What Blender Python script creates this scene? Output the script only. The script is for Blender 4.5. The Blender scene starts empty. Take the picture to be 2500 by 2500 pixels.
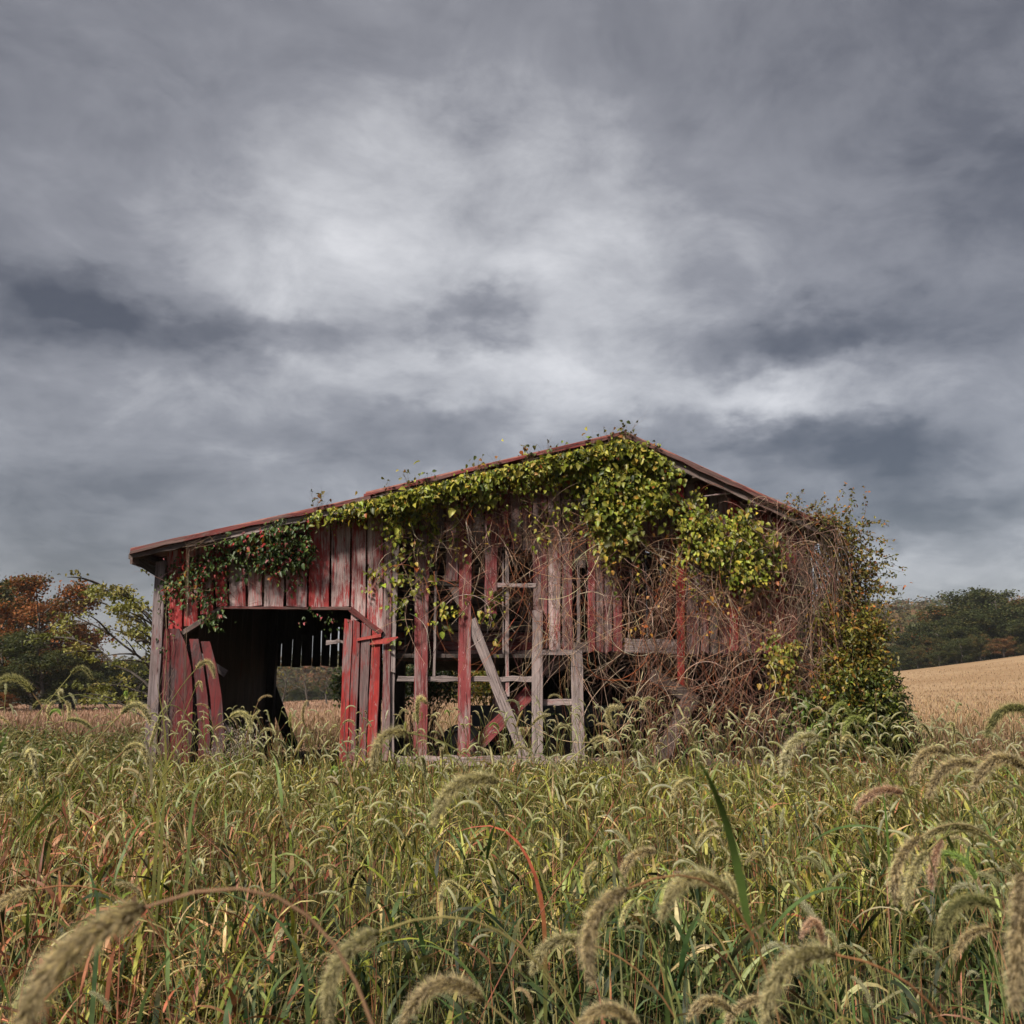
import bpy, math, random
import numpy as np
from mathutils import Matrix, Vector

random.seed(7)
rng = np.random.default_rng(7)
S = bpy.context.scene
COL = S.collection
R = math.radians

# ------------------------------------------------------------------ camera
F = 2400.0                       # focal length in photo pixels (photo is 2500 px wide)
PITCH = math.atan(450.0 / F)     # horizon lies 450 px below the middle
CZ = 1.25
cam_d = bpy.data.cameras.new("camera")
cam_d.sensor_width = 36.0
cam_d.lens = 36.0 * F / 2500.0
cam_d.clip_start = 0.05
cam_d.clip_end = 3000
cam_d.dof.use_dof = True
cam_d.dof.focus_distance = 7.0
cam_d.dof.aperture_fstop = 9.0
cam = bpy.data.objects.new("camera", cam_d)
COL.objects.link(cam)
cam.location = (0, 0, CZ)
cam.rotation_euler = (math.pi / 2 + PITCH, 0, 0)
S.camera = cam

CP, SP = math.cos(PITCH), math.sin(PITCH)

def ray(px, py):
    u = (px - 1250) / F
    v = (1250 - py) / F
    return Vector((u, CP - v * SP, SP + v * CP))

def W(px, py, Y):
    """the point at depth Y that a photo pixel looks at"""
    d = ray(px, py)
    t = Y / d.y
    return Vector((d.x * t, Y, CZ + d.z * t))

# ------------------------------------------------------------------ view, world, sun
S.view_settings.view_transform = 'Standard'
S.view_settings.look = 'None'
S.view_settings.gamma = 1
S.view_settings.use_curve_mapping = False
S.view_settings.exposure = 2.45
S.cycles.use_denoising = True
S.cycles.max_bounces = 6
S.cycles.transparent_max_bounces = 8

SUN_EL, SUN_AZ = R(42), R(218)       # azimuth measured clockwise from +Y
world = bpy.data.worlds.new("World")
S.world = world
world.cycles.sampling_method = 'MANUAL'
world.cycles.sample_map_resolution = 256
world.use_nodes = True
wt = world.node_tree
wt.nodes.clear()

class NT:
    """tiny node helper"""
    def __init__(s, tree):
        s.t = tree
    def n(s, kind, **kw):
        nd = s.t.nodes.new(kind)
        for k, v in kw.items():
            if k == 'ins':
                for a, b in v.items():
                    if hasattr(b, 'is_output') or isinstance(b, bpy.types.NodeSocket):
                        s.t.links.new(b, nd.inputs[a])
                    else:
                        nd.inputs[a].default_value = b
            else:
                setattr(nd, k, v)
        return nd
    def m(s, op, a, b=0.0, c=None):
        ins = {0: a, 1: b}
        if c is not None:
            ins[2] = c
        return s.n('ShaderNodeMath', operation=op, ins=ins).outputs[0]
    def vm(s, op, a, b=(0, 0, 0)):
        nd = s.n('ShaderNodeVectorMath', operation=op, ins={0: a, 1: b})
        return nd.outputs['Value'] if op in ('LENGTH', 'DOT_PRODUCT', 'DISTANCE') else nd.outputs[0]
    def noise(s, vec, scale, detail=4, rough=.55, dist=0.0):
        return s.n('ShaderNodeTexNoise', ins={'Vector': vec, 'Scale': scale, 'Detail': detail, 'Roughness': rough, 'Distortion': dist})
    def mr(s, v, a, b, c, d, smooth=True):
        nd = s.n('ShaderNodeMapRange', ins={0: v, 1: a, 2: b, 3: c, 4: d})
        nd.interpolation_type = 'SMOOTHSTEP' if smooth else 'LINEAR'
        return nd.outputs[0]
    def mix(s, f, a, b):
        nd = s.n('ShaderNodeMix', data_type='RGBA')
        for k, v in ((0, f), (6, a), (7, b)):
            if isinstance(v, bpy.types.NodeSocket):
                s.t.links.new(v, nd.inputs[k])
            else:
                nd.inputs[k].default_value = (*v, 1) if (k > 0 and len(v) == 3) else v
        return nd.outputs[2]
    def ramp(s, f, stops):
        nd = s.n('ShaderNodeValToRGB', ins={0: f})
        cr = nd.color_ramp
        while len(cr.elements) < len(stops):
            cr.elements.new(.5)
        for e, (p, c) in zip(cr.elements, stops):
            e.position = p
            e.color = (*c, 1)
        return nd.outputs[0]

def build_sky():
    N = NT(wt)
    tc = N.n('ShaderNodeTexCoord').outputs['Generated']
    d = N.vm('NORMALIZE', tc)
    sp = N.n('ShaderNodeSeparateXYZ', ins={0: d})
    x, y, z = sp.outputs
    zz = N.m('ADD', N.m('MAXIMUM', z, 0.0), 0.30)
    flat = N.n('ShaderNodeCombineXYZ', ins={0: N.m('DIVIDE', x, zz), 1: N.m('DIVIDE', y, zz), 2: 0.0}).outputs[0]
    w1 = N.noise(N.vm('MULTIPLY', d, (1, 1, 1.7)), 4.0, 5, .55).outputs['Color']
    w2 = N.noise(N.vm('MULTIPLY', d, (1, 1, 1.7)), 15.0, 6, .56).outputs['Color']
    az = N.m('ARCTAN2', x, y)
    el = N.m('ARCSINE', z)
    ae = N.n('ShaderNodeCombineXYZ', ins={0: az, 1: el, 2: 0.0}).outputs[0]
    o1 = N.vm('MULTIPLY', N.vm('SUBTRACT', w1, (.5, .5, .5)), (.13, .075, 0))
    o2 = N.vm('MULTIPLY', N.vm('SUBTRACT', w2, (.5, .5, .5)), (.13, .08, 0))
    ae0 = N.vm('ADD', ae, N.vm('MULTIPLY', o1, (.5, .5, 0)))
    ae = N.vm('ADD', N.vm('ADD', ae, o1), o2)
    blobs = [  # px, py, rx, ry, strength: cloud banks, bright breaks, and lens vignette painted dark into the top corners
        (800, 520, 600, 340, .13), (620, 430, 300, 170, .04), (1150, 800, 800, 380, .09), (1880, 955, 260, 75, .30), (1300, 930, 260, 70, .20), (1400, 640, 700, 260, .14),
        (1950, 1420, 700, 130, .06), (880, 880, 200, 60, .06),
        (70, 750, 250, 90, -.30), (450, 805, 250, 80, -.32), (260, 690, 250, 70, -.16), (750, 790, 180, 60, -.16), (1060, 780, 240, 90, -.28), (1215, 760, 90, 60, -.12), (2010, 800, 240, 80, -.34),
        (1970, 1050, 210, 70, -.36), (2200, 1120, 150, 75, -.32), (2290, 1250, 220, 55, -.38), (950, 1070, 240, 70, -.22), (1650, 1060, 150, 75, -.20),
        (190, 1380, 300, 80, -.24), (100, 1170, 330, 90, -.20), (600, 1240, 300, 60, -.10), (1620, 480, 160, 70, -.12), (2350, 500, 400, 300, -.12),
        (100, 100, 700, 260, -.14), (1400, 60, 500, 130, -.08), (2350, 60, 600, 330, -.14), (2420, 800, 150, 80, -.12), (2440, 380, 160, 60, -.10),
        (1850, 1290, 240, 40, -.10), (150, 600, 300, 70, -.10),
    ]
    tot = N.m('MULTIPLY', N.m('SUBTRACT', N.noise(flat, 1.5, 8, .60, .5).outputs[0], .5), .44)
    tot = N.m('ADD', tot, N.m('MULTIPLY', N.m('SUBTRACT', N.noise(flat, 5.0, 10, .66, .5).outputs[0], .5), .46))
    ae2 = N.vm('MULTIPLY', ae0, (1, 2.0, 1))
    puff = N.noise(ae2, 9.0, 7, .56, .25).outputs[0]
    tot = N.m('ADD', tot, N.m('MULTIPLY', N.m('SUBTRACT', puff, .5), .38))
    tot = N.m('ADD', tot, .41)
    dark = None
    for px, py, rx, ry, a in blobs:
        v = ray(px, py).normalized()
        c = (math.atan2(v.x, v.y), math.asin(v.z), 0)
        q = N.vm('MULTIPLY', N.vm('SUBTRACT', ae, c), (F / rx * .66, F / ry * .66, 0))
        g = N.mr(N.vm('LENGTH', q), 0.0 if (a > 0 or rx > 260) else .12, 1.25 if (a > 0 or rx > 260) else 1.1, abs(a) * (1.0 if a > 0 else .95), 0.0)
        if a < 0:
            dark = g if dark is None else N.m('ADD', dark, g)
        else:
            tot = N.m('ADD', tot, g)
    # the dark banks and the painted corner vignette break up into clumps
    dark = N.m('MULTIPLY', dark, N.mr(puff, .34, .66, .35, 1.30))
    tot = N.m('SUBTRACT', tot, dark)
    col = N.ramp(tot, [(0.0, (.028, .027, .032)), (.22, (.063, .062, .069)), (.45, (.136, .135, .145)), (.68, (.265, .264, .273)), (1.0, (.46, .458, .464))])
    sky = N.n('ShaderNodeTexSky', sky_type='NISHITA', sun_disc=False, sun_elevation=SUN_EL, sun_rotation=SUN_AZ)
    bg1 = N.n('ShaderNodeBackground', ins={0: sky.outputs[0], 1: 0.05})
    bg2 = N.n('ShaderNodeBackground', ins={0: col, 1: 0.375})
    mx = N.n('ShaderNodeMixShader', ins={0: 0.93, 1: bg1.outputs[0], 2: bg2.outputs[0]})
    out = N.n('ShaderNodeOutputWorld')
    wt.links.new(mx.outputs[0], out.inputs[0])
build_sky()

sun_d = bpy.data.lights.new("sun", 'SUN')
sun_d.energy = 1.5
sun_d.angle = R(10)
sun_d.color = (1.0, .91, .79)
sun = bpy.data.objects.new("sun", sun_d)
COL.objects.link(sun)
sdir = Vector((math.sin(SUN_AZ) * math.cos(SUN_EL), math.cos(SUN_AZ) * math.cos(SUN_EL), math.sin(SUN_EL)))
sun.rotation_euler = sdir.to_track_quat('Z', 'Y').to_euler()
sun.location = (0, -20, 40)

# ------------------------------------------------------------------ helpers: meshes and tags
def tag(o, label=None, cat=None, group=None, kind=None):
    if label: o['label'] = label
    if cat: o['category'] = cat
    if group: o['group'] = group
    if kind: o['kind'] = kind
    return o

def link(name, me, mat=None, parent=None, M=None):
    o = bpy.data.objects.new(name, me)
    COL.objects.link(o)
    if mat and not me.materials:
        me.materials.append(mat)
    if M is not None:
        o.matrix_basis = M
    if parent:
        o.parent = parent
    return o

def empty(name, loc, label=None, cat=None, group=None):
    o = bpy.data.objects.new(name, None)
    o.empty_display_size = .2
    COL.objects.link(o)
    o.location = loc
    return tag(o, label, cat, group)

def under(o, parent):
    """parent o (built in world space) under an Empty that is only moved"""
    o.parent = parent
    o.matrix_basis = Matrix.Translation(-parent.location) @ o.matrix_basis
    return o

def mesh_np(name, V, quads=None, tris=None, C=None, smooth=True):
    """numpy arrays -> mesh; C is a colour per vertex"""
    me = bpy.data.meshes.new(name)
    V = np.asarray(V, dtype=np.float32).reshape(-1, 3)
    q = np.zeros((0, 4), np.int32) if quads is None else np.asarray(quads, np.int32).reshape(-1, 4)
    t = np.zeros((0, 3), np.int32) if tris is None else np.asarray(tris, np.int32).reshape(-1, 3)
    me.vertices.add(len(V))
    me.vertices.foreach_set('co', V.ravel())
    nl = q.size + t.size
    me.loops.add(nl)
    me.loops.foreach_set('vertex_index', np.concatenate([q.ravel(), t.ravel()]))
    me.polygons.add(len(q) + len(t))
    st = np.concatenate([np.arange(len(q)) * 4, q.size + np.arange(len(t)) * 3]).astype(np.int32)
    me.polygons.foreach_set('loop_start', st)
    if smooth:
        me.polygons.foreach_set('use_smooth', np.ones(len(st), bool))
    if C is not None:
        C = np.asarray(C, np.float32).reshape(-1, 3)
        a = me.color_attributes.new('Col', 'FLOAT_COLOR', 'POINT')
        a.data.foreach_set('color', np.concatenate([C, np.ones((len(C), 1), np.float32)], 1).ravel())
    me.update(calc_edges=True)
    me.validate()
    return me

class Pile:
    """collects pieces of numpy geometry into one mesh"""
    def __init__(s):
        s.V, s.Q, s.T, s.C, s.n = [], [], [], [], 0
    def add(s, V, Q=None, T=None, C=(.1, .1, .1)):
        V = np.asarray(V, float).reshape(-1, 3)
        C = np.asarray(C, float)
        if C.ndim == 1:
            C = np.tile(C, (len(V), 1))
        s.V.append(V); s.C.append(C.reshape(-1, 3))
        if Q is not None and len(Q): s.Q.append(np.asarray(Q).reshape(-1, 4) + s.n)
        if T is not None and len(T): s.T.append(np.asarray(T).reshape(-1, 3) + s.n)
        s.n += len(V)
    def mesh(s, name, smooth=True):
        return mesh_np(name, np.concatenate(s.V), np.concatenate(s.Q) if s.Q else None, np.concatenate(s.T) if s.T else None, np.concatenate(s.C), smooth)

def nrm(v):
    return v / (np.linalg.norm(v, axis=-1, keepdims=True) + 1e-9)

def tubes(P, Rd, k=4):
    """P (N,n,3) centre lines, Rd (N,n) radii -> verts, quads"""
    P = np.asarray(P, float); Rd = np.asarray(Rd, float)
    N, n, _ = P.shape
    T = nrm(np.gradient(P, axis=1))
    ref = np.where(np.abs(T[..., 2:3]) > .9, np.array([1., 0, 0]), np.array([0, 0, 1.]))
    A = nrm(np.cross(T, ref)); B = np.cross(T, A)
    ang = np.arange(k) * 2 * math.pi / k
    V = P[:, :, None, :] + Rd[:, :, None, None] * (np.cos(ang)[None, None, :, None] * A[:, :, None, :] + np.sin(ang)[None, None, :, None] * B[:, :, None, :])
    idx = np.arange(N * n * k).reshape(N, n, k)
    nx = np.roll(idx, -1, axis=2)
    Q = np.stack([idx[:, :-1], nx[:, :-1], nx[:, 1:], idx[:, 1:]], -1).reshape(-1, 4)
    return V.reshape(-1, 3), Q

def blades(base, head, length, width, lean, curl, seg=5, power=1.5, twist=None, tipw=2.2):
    """ribbon leaves: heading angle, first lean from vertical and further curl"""
    N = len(base)
    t = np.linspace(0, 1, seg + 1)
    phi = lean[:, None] + curl[:, None] * t[None, :] ** power
    mid = (phi[:, 1:] + phi[:, :-1]) / 2
    st = (length / seg)[:, None]
    h = np.concatenate([np.zeros((N, 1)), np.cumsum(np.sin(mid) * st, 1)], 1)
    z = np.concatenate([np.zeros((N, 1)), np.cumsum(np.cos(mid) * st, 1)], 1)
    dx, dy = np.cos(head), np.sin(head)
    Pc = np.stack([base[:, 0:1] + h * dx[:, None], base[:, 1:2] + h * dy[:, None], base[:, 2:3] + z], -1)
    wt_ = width[:, None] * np.clip(np.minimum(.55 + t * 2.5, 1), 0, 1)[None] * (1 - t[None] ** tipw) * .5
    tw = (twist if twist is not None else np.zeros(N))[:, None] * t[None]
    # side vector, twisting about the ribbon
    side = np.stack([-dy, dx, np.zeros(N)], -1)[:, None, :]
    up = np.stack([-np.cos(phi) * dx[:, None], -np.cos(phi) * dy[:, None], np.sin(phi)], -1)
    sv = np.cos(tw)[..., None] * side + np.sin(tw)[..., None] * up
    V = np.stack([Pc - sv * wt_[..., None], Pc + sv * wt_[..., None]], 2)
    idx = np.arange(N * (seg + 1) * 2).reshape(N, seg + 1, 2)
    Q = np.stack([idx[:, :-1, 0], idx[:, :-1, 1], idx[:, 1:, 1], idx[:, 1:, 0]], -1).reshape(-1, 4)
    return V, Q, t

LEAF_V = np.array([(0, 0, 0), (.35, .26, .15), (.29, .62, .08), (0, .5, -.03), (0, 1.0, -.24), (-.29, .62, .10), (-.35, .26, .13)])
LEAF_Q = np.array([(0, 1, 2, 3), (0, 3, 5, 6)])
LEAF_T = np.array([(3, 2, 4), (3, 4, 5)])

def leaf_geo(P, size, yd, nd, C, slim=1.0):
    """leaves at P, pointing along yd with normals near nd"""
    N = len(P)
    yd = nrm(yd); xd = nrm(np.cross(yd, nd)); zd = np.cross(xd, yd)
    L = LEAF_V * np.array([slim, 1, 1])
    V = P[:, None, :] + size[:, None, None] * (L[None, :, 0:1] * xd[:, None] + L[None, :, 1:2] * yd[:, None] + L[None, :, 2:3] * zd[:, None])
    off = (np.arange(N) * 7)[:, None, None]
    Q = (LEAF_Q[None] + off).reshape(-1, 4)
    T = (LEAF_T[None] + off).reshape(-1, 3)
    Cv = np.repeat(C[:, None, :], 7, 1)
    return V.reshape(-1, 3), Q, T, Cv.reshape(-1, 3)

def pick(pal, n, jit=.18):
    """n colours from a weighted palette [(weight, rgb)] with jitter"""
    w = np.array([p[0] for p in pal], float)
    c = np.array([p[1] for p in pal], float)
    i = rng.choice(len(pal), n, p=w / w.sum())
    return np.clip(c[i] * rng.normal(1, jit, (n, 1)) * rng.normal(1, jit * .4, (n, 3)), .004, .8)

def ss(a, b, x):
    t = np.clip((np.asarray(x, float) - a) / (b - a), 0, 1)
    return t * t * (3 - 2 * t)

def wob(x, y, s, seed=0.0):
    """cheap smooth 2-D noise about 0"""
    x = np.asarray(x, float) * s; y = np.asarray(y, float) * s
    return (np.sin(x * 1.7 + y * .9 + seed) + np.sin(-x * .8 + y * 1.9 + 1.3 + seed * 2) + .6 * np.sin(x * 3.3 + y * 2.7 + 4.1 + seed) + .5 * np.sin(x * 4.1 - y * 5.3 + seed * 3)) / 3.1

def gz(X, Y):
    """height of the ground"""
    X = np.asarray(X, float); Y = np.asarray(Y, float)
    z = .20 * ss(4, 11.5, Y) + .03 * wob(X, Y, 1.1) * ss(2, 6, Y)
    up = 1.0 * ss(-38, -8, X) + np.where(X > -10, .00088 * (np.minimum(X, 110) + 10) ** 2, 0)
    f = ss(18, 132, Y)
    z = z + up * f - (2.0 + .25 * up) * ss(133, 175, Y)
    far = (6 + 23 * ss(-20, 190, X) + 2.5 * wob(X, Y, .012)) * ss(190, 540, Y)
    return z + far

# ------------------------------------------------------------------ materials
def new_mat(name):
    m = bpy.data.materials.new(name)
    m.use_nodes = True
    m.node_tree.nodes.clear()
    return m, NT(m.node_tree)

def finish(m, N, sh, bump=None):
    o = N.n('ShaderNodeOutputMaterial')
    m.node_tree.links.new(sh, o.inputs[0])
    return m

def leafy(name, rough=.5, trans=.35, spec=.35, var=.25):
    m, N = new_mat(name)
    c = N.n('ShaderNodeAttribute', attribute_name='Col').outputs['Color']
    geo = N.n('ShaderNodeNewGeometry').outputs['Position']
    nz = N.noise(geo, 30.0, 3).outputs[0]
    k = N.mr(nz, .25, .75, 1 - var, 1 + var)
    c = N.vm('MULTIPLY', c, N.n('ShaderNodeCombineXYZ', ins={0: k, 1: k, 2: k}).outputs[0])
    p = N.n('ShaderNodeBsdfPrincipled', ins={'Base Color': c, 'Roughness': rough, 'Specular IOR Level': spec})
    tr = N.n('ShaderNodeBsdfTranslucent', ins={'Color': N.vm('MULTIPLY', c, (1.25, 1.25, .8))})
    mx = N.n('ShaderNodeMixShader', ins={0: trans, 1: p.outputs[0], 2: tr.outputs[0]})
    return finish(m, N, mx.outputs[0])

def wood(name, paint, red, grey, dark=1.0):
    """weathered boards; local z runs along the board"""
    m, N = new_mat(name)
    oi = N.n('ShaderNodeObjectInfo').outputs['Random']
    tc = N.n('ShaderNodeTexCoord').outputs['Object']
    off = N.n('ShaderNodeCombineXYZ', ins={0: N.m('MULTIPLY', oi, 37.0), 1: N.m('MULTIPLY', oi, 11.0), 2: N.m('MULTIPLY', oi, 53.0)}).outputs[0]
    v = N.vm('ADD', tc, off)
    grain = N.noise(N.vm('MULTIPLY', v, (60, 60, 2.2)), 1.0, 5, .6, .6).outputs[0]
    fine = N.noise(N.vm('MULTIPLY', v, (220, 220, 7)), 1.0, 3, .6).outputs[0]
    blot = N.noise(N.vm('MULTIPLY', v, (7, 7, 1.6)), 1.0, 6, .68, .4).outputs[0]
    stain = N.noise(N.vm('MULTIPLY', v, (4, 4, 2.2)), 1.0, 4, .6).outputs[0]
    g = N.mix(N.mr(grain, .3, .7, 0, 1), tuple(c * .45 for c in grey), grey)
    g = N.mix(N.mr(stain, .5, .8, 0, .7), g, tuple(a * b for a, b in zip(grey, (.42, .36, .32))))
    pr = N.mix(N.mr(stain, .3, .75, 0, 1), red, tuple(a * b for a, b in zip(red, (.50, .42, .45))))
    amt = N.m('ADD', N.m('MULTIPLY', blot, 1.0), N.m('MULTIPLY', N.m('SUBTRACT', grain, .5), .55))
    amt = N.m('ADD', amt, N.m('MULTIPLY', N.m('SUBTRACT', fine, .5), .30))
    amt = N.m('ADD', amt, N.m('MULTIPLY', N.m('SUBTRACT', oi, .5), .16))
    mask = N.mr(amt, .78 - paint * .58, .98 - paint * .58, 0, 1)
    c = N.mix(mask, g, pr)
    peel = N.noise(N.vm('MULTIPLY', v, (26, 26, 9)), 1.0, 6, .7, .8).outputs[0]
    c = N.mix(N.m('MULTIPLY', N.mr(peel, .60, .68, 0, .75), mask), c, tuple(min(.6, q * 1.35) for q in grey))
    run = N.noise(N.vm('MULTIPLY', v, (40, 40, .5)), 1.0, 3, .5).outputs[0]
    c = N.mix(N.mr(run, .60, .72, 0, .6), c, tuple(q * .28 for q in grey))
    crack = N.noise(N.vm('MULTIPLY', v, (34, 34, .8)), 1.0, 2, .5, .3).outputs[0]
    ck = N.mr(N.m('ABSOLUTE', N.m('SUBTRACT', crack, .5)), 0.0, .012, .0, 1.0)
    c = N.mix(ck, (.012, .008, .008), c)
    k = N.m('MULTIPLY', N.mr(oi, 0, 1, .72, 1.22, False), dark)
    c = N.vm('MULTIPLY', c, N.n('ShaderNodeCombineXYZ', ins={0: k, 1: k, 2: k}).outputs[0])
    h = N.m('ADD', N.m('ADD', N.m('MULTIPLY', grain, .6), N.m('MULTIPLY', fine, .4)), N.m('MULTIPLY', ck, .8))
    b = N.n('ShaderNodeBump', ins={'Strength': .55, 'Distance': .006, 'Height': h})
    p = N.n('ShaderNodeBsdfPrincipled', ins={'Base Color': c, 'Roughness': .72, 'Specular IOR Level': .3, 'Normal': b.outputs[0]})
    return finish(m, N, p.outputs[0])

def plain(name, a, b, scale=6.0, rough=.7, metal=0.0, bump=.3):
    m, N = new_mat(name)
    tc = N.n('ShaderNodeTexCoord').outputs['Object']
    nz = N.noise(tc, scale, 6, .65).outputs[0]
    c = N.mix(N.mr(nz, .35, .65, 0, 1), a, b)
    bp = N.n('ShaderNodeBump', ins={'Strength': bump, 'Distance': .01, 'Height': nz})
    p = N.n('ShaderNodeBsdfPrincipled', ins={'Base Color': c, 'Roughness': rough, 'Metallic': metal, 'Normal': bp.outputs[0]})
    return finish(m, N, p.outputs[0])

GREY = (.27, .215, .215)
M_RED = wood('faded_red_wood', .74, (.34, .034, .034), (.60, .46, .45))
M_RED2 = wood('worn_red_wood', .72, (.19, .034, .036), (.33, .235, .23))
M_DOOR = wood('red_door_wood', .72, (.26, .020, .018), (.24, .16, .16))
M_POST = wood('dark_post_wood', .36, (.12, .035, .035), (.185, .145, .150))
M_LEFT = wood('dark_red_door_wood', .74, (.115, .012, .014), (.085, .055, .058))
M_TRIM = wood('red_trim_wood', .70, (.15, .022, .020), (.16, .09, .08))
M_GREY = wood('grey_wood', .34, (.19, .045, .042), (.31, .25, .245))
M_BROWN = wood('brown_wood', .40, (.14, .035, .028), (.16, .12, .11))
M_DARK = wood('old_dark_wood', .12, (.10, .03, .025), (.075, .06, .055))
M_RUST = plain('rusted_roof_metal', (.16, .040, .030), (.30, .13, .10), 9, .55, .25)
M_IRON = plain('red_painted_iron', (.20, .022, .018), (.34, .05, .04), 20, .5, .1)
M_BLUE = plain('dull_blue_paint', (.030, .042, .058), (.060, .07, .085), 5, .6, .1)
M_RUBBER = plain('rubber', (.012, .012, .012), (.025, .025, .025), 12, .8)
M_BARK = plain('bark', (.030, .024, .020), (.075, .062, .053), 14, .9, 0, .8)
M_WHITE = plain('white_paint', (.62, .62, .62), (.74, .74, .74), 3, .6)
M_SLATE = plain('grey_roofing', (.16, .16, .17), (.24, .24, .25), 3, .7)
M_LEAF = leafy('vine_leaf', .45, .30, .32)
M_TREE = leafy('tree_leaf', .6, .30, .25)
M_GRASS = leafy('grass_blade', .55, .22, .25)
M_SEED = leafy('foxtail_bristle', .6, .62, .2, .12)
M_STEM = leafy('vine_stem', .7, .0, .2)
M_DRY = leafy('dry_stalk', .8, .2, .15)

def ground_mat():
    m, N = new_mat('ground')
    pos = N.n('ShaderNodeNewGeometry').outputs['Position']
    sp = N.n('ShaderNodeSeparateXYZ', ins={0: pos})
    x, y, z = sp.outputs
    n1 = N.noise(pos, .09, 5, .6).outputs[0]
    n2 = N.noise(pos, 1.3, 6, .7).outputs[0]
    n3 = N.noise(pos, 9.0, 5, .7).outputs[0]
    soil = N.mix(N.mr(n3, .3, .7, 0, 1), (.020, .016, .010), (.055, .042, .022))
    tan = N.mix(N.mr(n1, .35, .65, 0, 1), (.26, .175, .10), (.32, .225, .135))
    tan = N.mix(N.mr(n2, .35, .75, 0, .65), tan, (.17, .10, .055))
    tan = N.mix(N.mr(N.noise(N.vm('MULTIPLY', pos, (.04, .35, .35)), 1.0, 4, .6).outputs[0], .45, .7, 0, .45), tan, (.20, .12, .06))
    pink = N.mix(N.mr(n2, .3, .7, 0, 1), (.20, .12, .08), (.28, .175, .12))
    fld = N.mix(N.mr(x, -14, 4, 0, 1), pink, tan)
    edge = N.m('ADD', y, N.m('MULTIPLY', N.m('SUBTRACT', n1, .5), 6.0))
    c = N.mix(N.mr(edge, 17.5, 21, 0, 1), soil, fld)
    c = N.mix(N.mr(y, 134, 150, 0, 1), c, (.035, .035, .018))
    bp = N.n('ShaderNodeBump', ins={'Strength': .6, 'Distance': .05, 'Height': n3})
    p = N.n('ShaderNodeBsdfPrincipled', ins={'Base Color': c, 'Roughness': .95, 'Specular IOR Level': .1, 'Normal': bp.outputs[0]})
    return finish(m, N, p.outputs[0])

# ------------------------------------------------------------------ ground
def build_ground():
    ys = np.concatenate([np.linspace(-12, 26, 77), np.geomspace(27, 1800, 90)])
    u = np.linspace(-1, 1, 121)
    xs = np.sign(u) * (np.abs(u) ** 2.2) * 900
    X, Y = np.meshgrid(xs, ys)
    V = np.stack([X, Y, gz(X, Y)], -1)
    idx = np.arange(X.size).reshape(X.shape)
    Q = np.stack([idx[:-1, :-1], idx[:-1, 1:], idx[1:, 1:], idx[1:, :-1]], -1)
    o = link('ground', mesh_np('ground', V, Q), ground_mat())
    tag(o, kind='structure')
build_ground()

# ------------------------------------------------------------------ the barn
Y0 = 12.8                       # depth of the gable wall
YB = 18.8                       # depth of the back wall
YF = 12.38                      # front edge of the roof overhang
ground_barn = .20
barn = empty('barn', (0, Y0, ground_barn), 'derelict red wooden barn with missing boards, overgrown by vines', 'barn')

def board_mesh(L, w0, w1, th, slant_t=0.0, slant_b=0.0, rough=.006, seg=6, bow=0.0):
    """one sawn board: local z along it, x across, y through; uneven edges and ends"""
    n = max(2, seg)
    V = []
    for i in range(n + 1):
        t = i / n
        w = w0 + (w1 - w0) * t
        jl = random.uniform(-rough, rough); jr = random.uniform(-rough, rough)
        by = bow * math.sin(t * math.pi) + random.uniform(-.3, .3) * rough
        zl = zr = L * t
        if i == n:
            zl += -slant_t / 2 + random.uniform(-rough, rough); zr += slant_t / 2 + random.uniform(-rough, rough)
        if i == 0:
            zl += -slant_b / 2 + random.uniform(-rough, rough) * 2; zr += slant_b / 2 + random.uniform(-rough, rough) * 2
        xl, xr = -w / 2 + jl, w / 2 + jr
        c = min(.004, th * .2)
        V += [(xl, -th / 2 + c + by, zl), (xl + c, -th / 2 + by, zl), (xr - c, -th / 2 + by, zr), (xr, -th / 2 + c + by, zr), (xr, th / 2 + by, zr), (xl, th / 2 + by, zl)]
    k = 6
    Q = []
    for i in range(n):
        for j in range(k):
            a = i * k + j; b = i * k + (j + 1) % k
            Q.append((a, b, b + k, a + k))
    me = bpy.data.meshes.new('board')
    top = n * k
    me.from_pydata(V, [], [tuple(reversed(range(k)))] + Q + [tuple(range(top, top + k))])
    return me

def board(name, parent, a, b, w0, w1, th, mat, normal=Vector((0, -1, 0)), **kw):
    """a board from point a to point b facing normal"""
    a = Vector(a); b = Vector(b)
    z = (b - a); L = z.length; z.normalize()
    x = (-normal).cross(z).normalized()
    y = z.cross(x).normalized()
    M = Matrix(((x.x, y.x, z.x, a.x), (x.y, y.y, z.y, a.y), (x.z, y.z, z.z, a.z), (0, 0, 0, 1)))
    o = bpy.data.objects.new(name, board_mesh(L, w0, w1, th, **kw))
    COL.objects.link(o)
    o.data.materials.append(mat)
    root = parent
    off = Vector((0, 0, 0))
    p = parent
    while p is not None:
        off += p.location
        p = p.parent
    o.parent = root
    o.matrix_basis = Matrix.Translation(-off) @ M
    return o

# roof line in world space, from its front edge in the photograph
RL = W(318, 1338, YF); RM = W(905, 1208, YF); RP = W(1525, 1062, YF); RR = W(2030, 1292, YF)
def roof_z(x):
    pts = [RL, RM, RP, RR]
    for p, q in zip(pts, pts[1:]):
        if x <= q.x:
            return p.z + (q.z - p.z) * (x - p.x) / (q.x - p.x)
    return RR.z + (RR.z - RP.z) / (RR.x - RP.x) * (x - RR.x)

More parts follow.
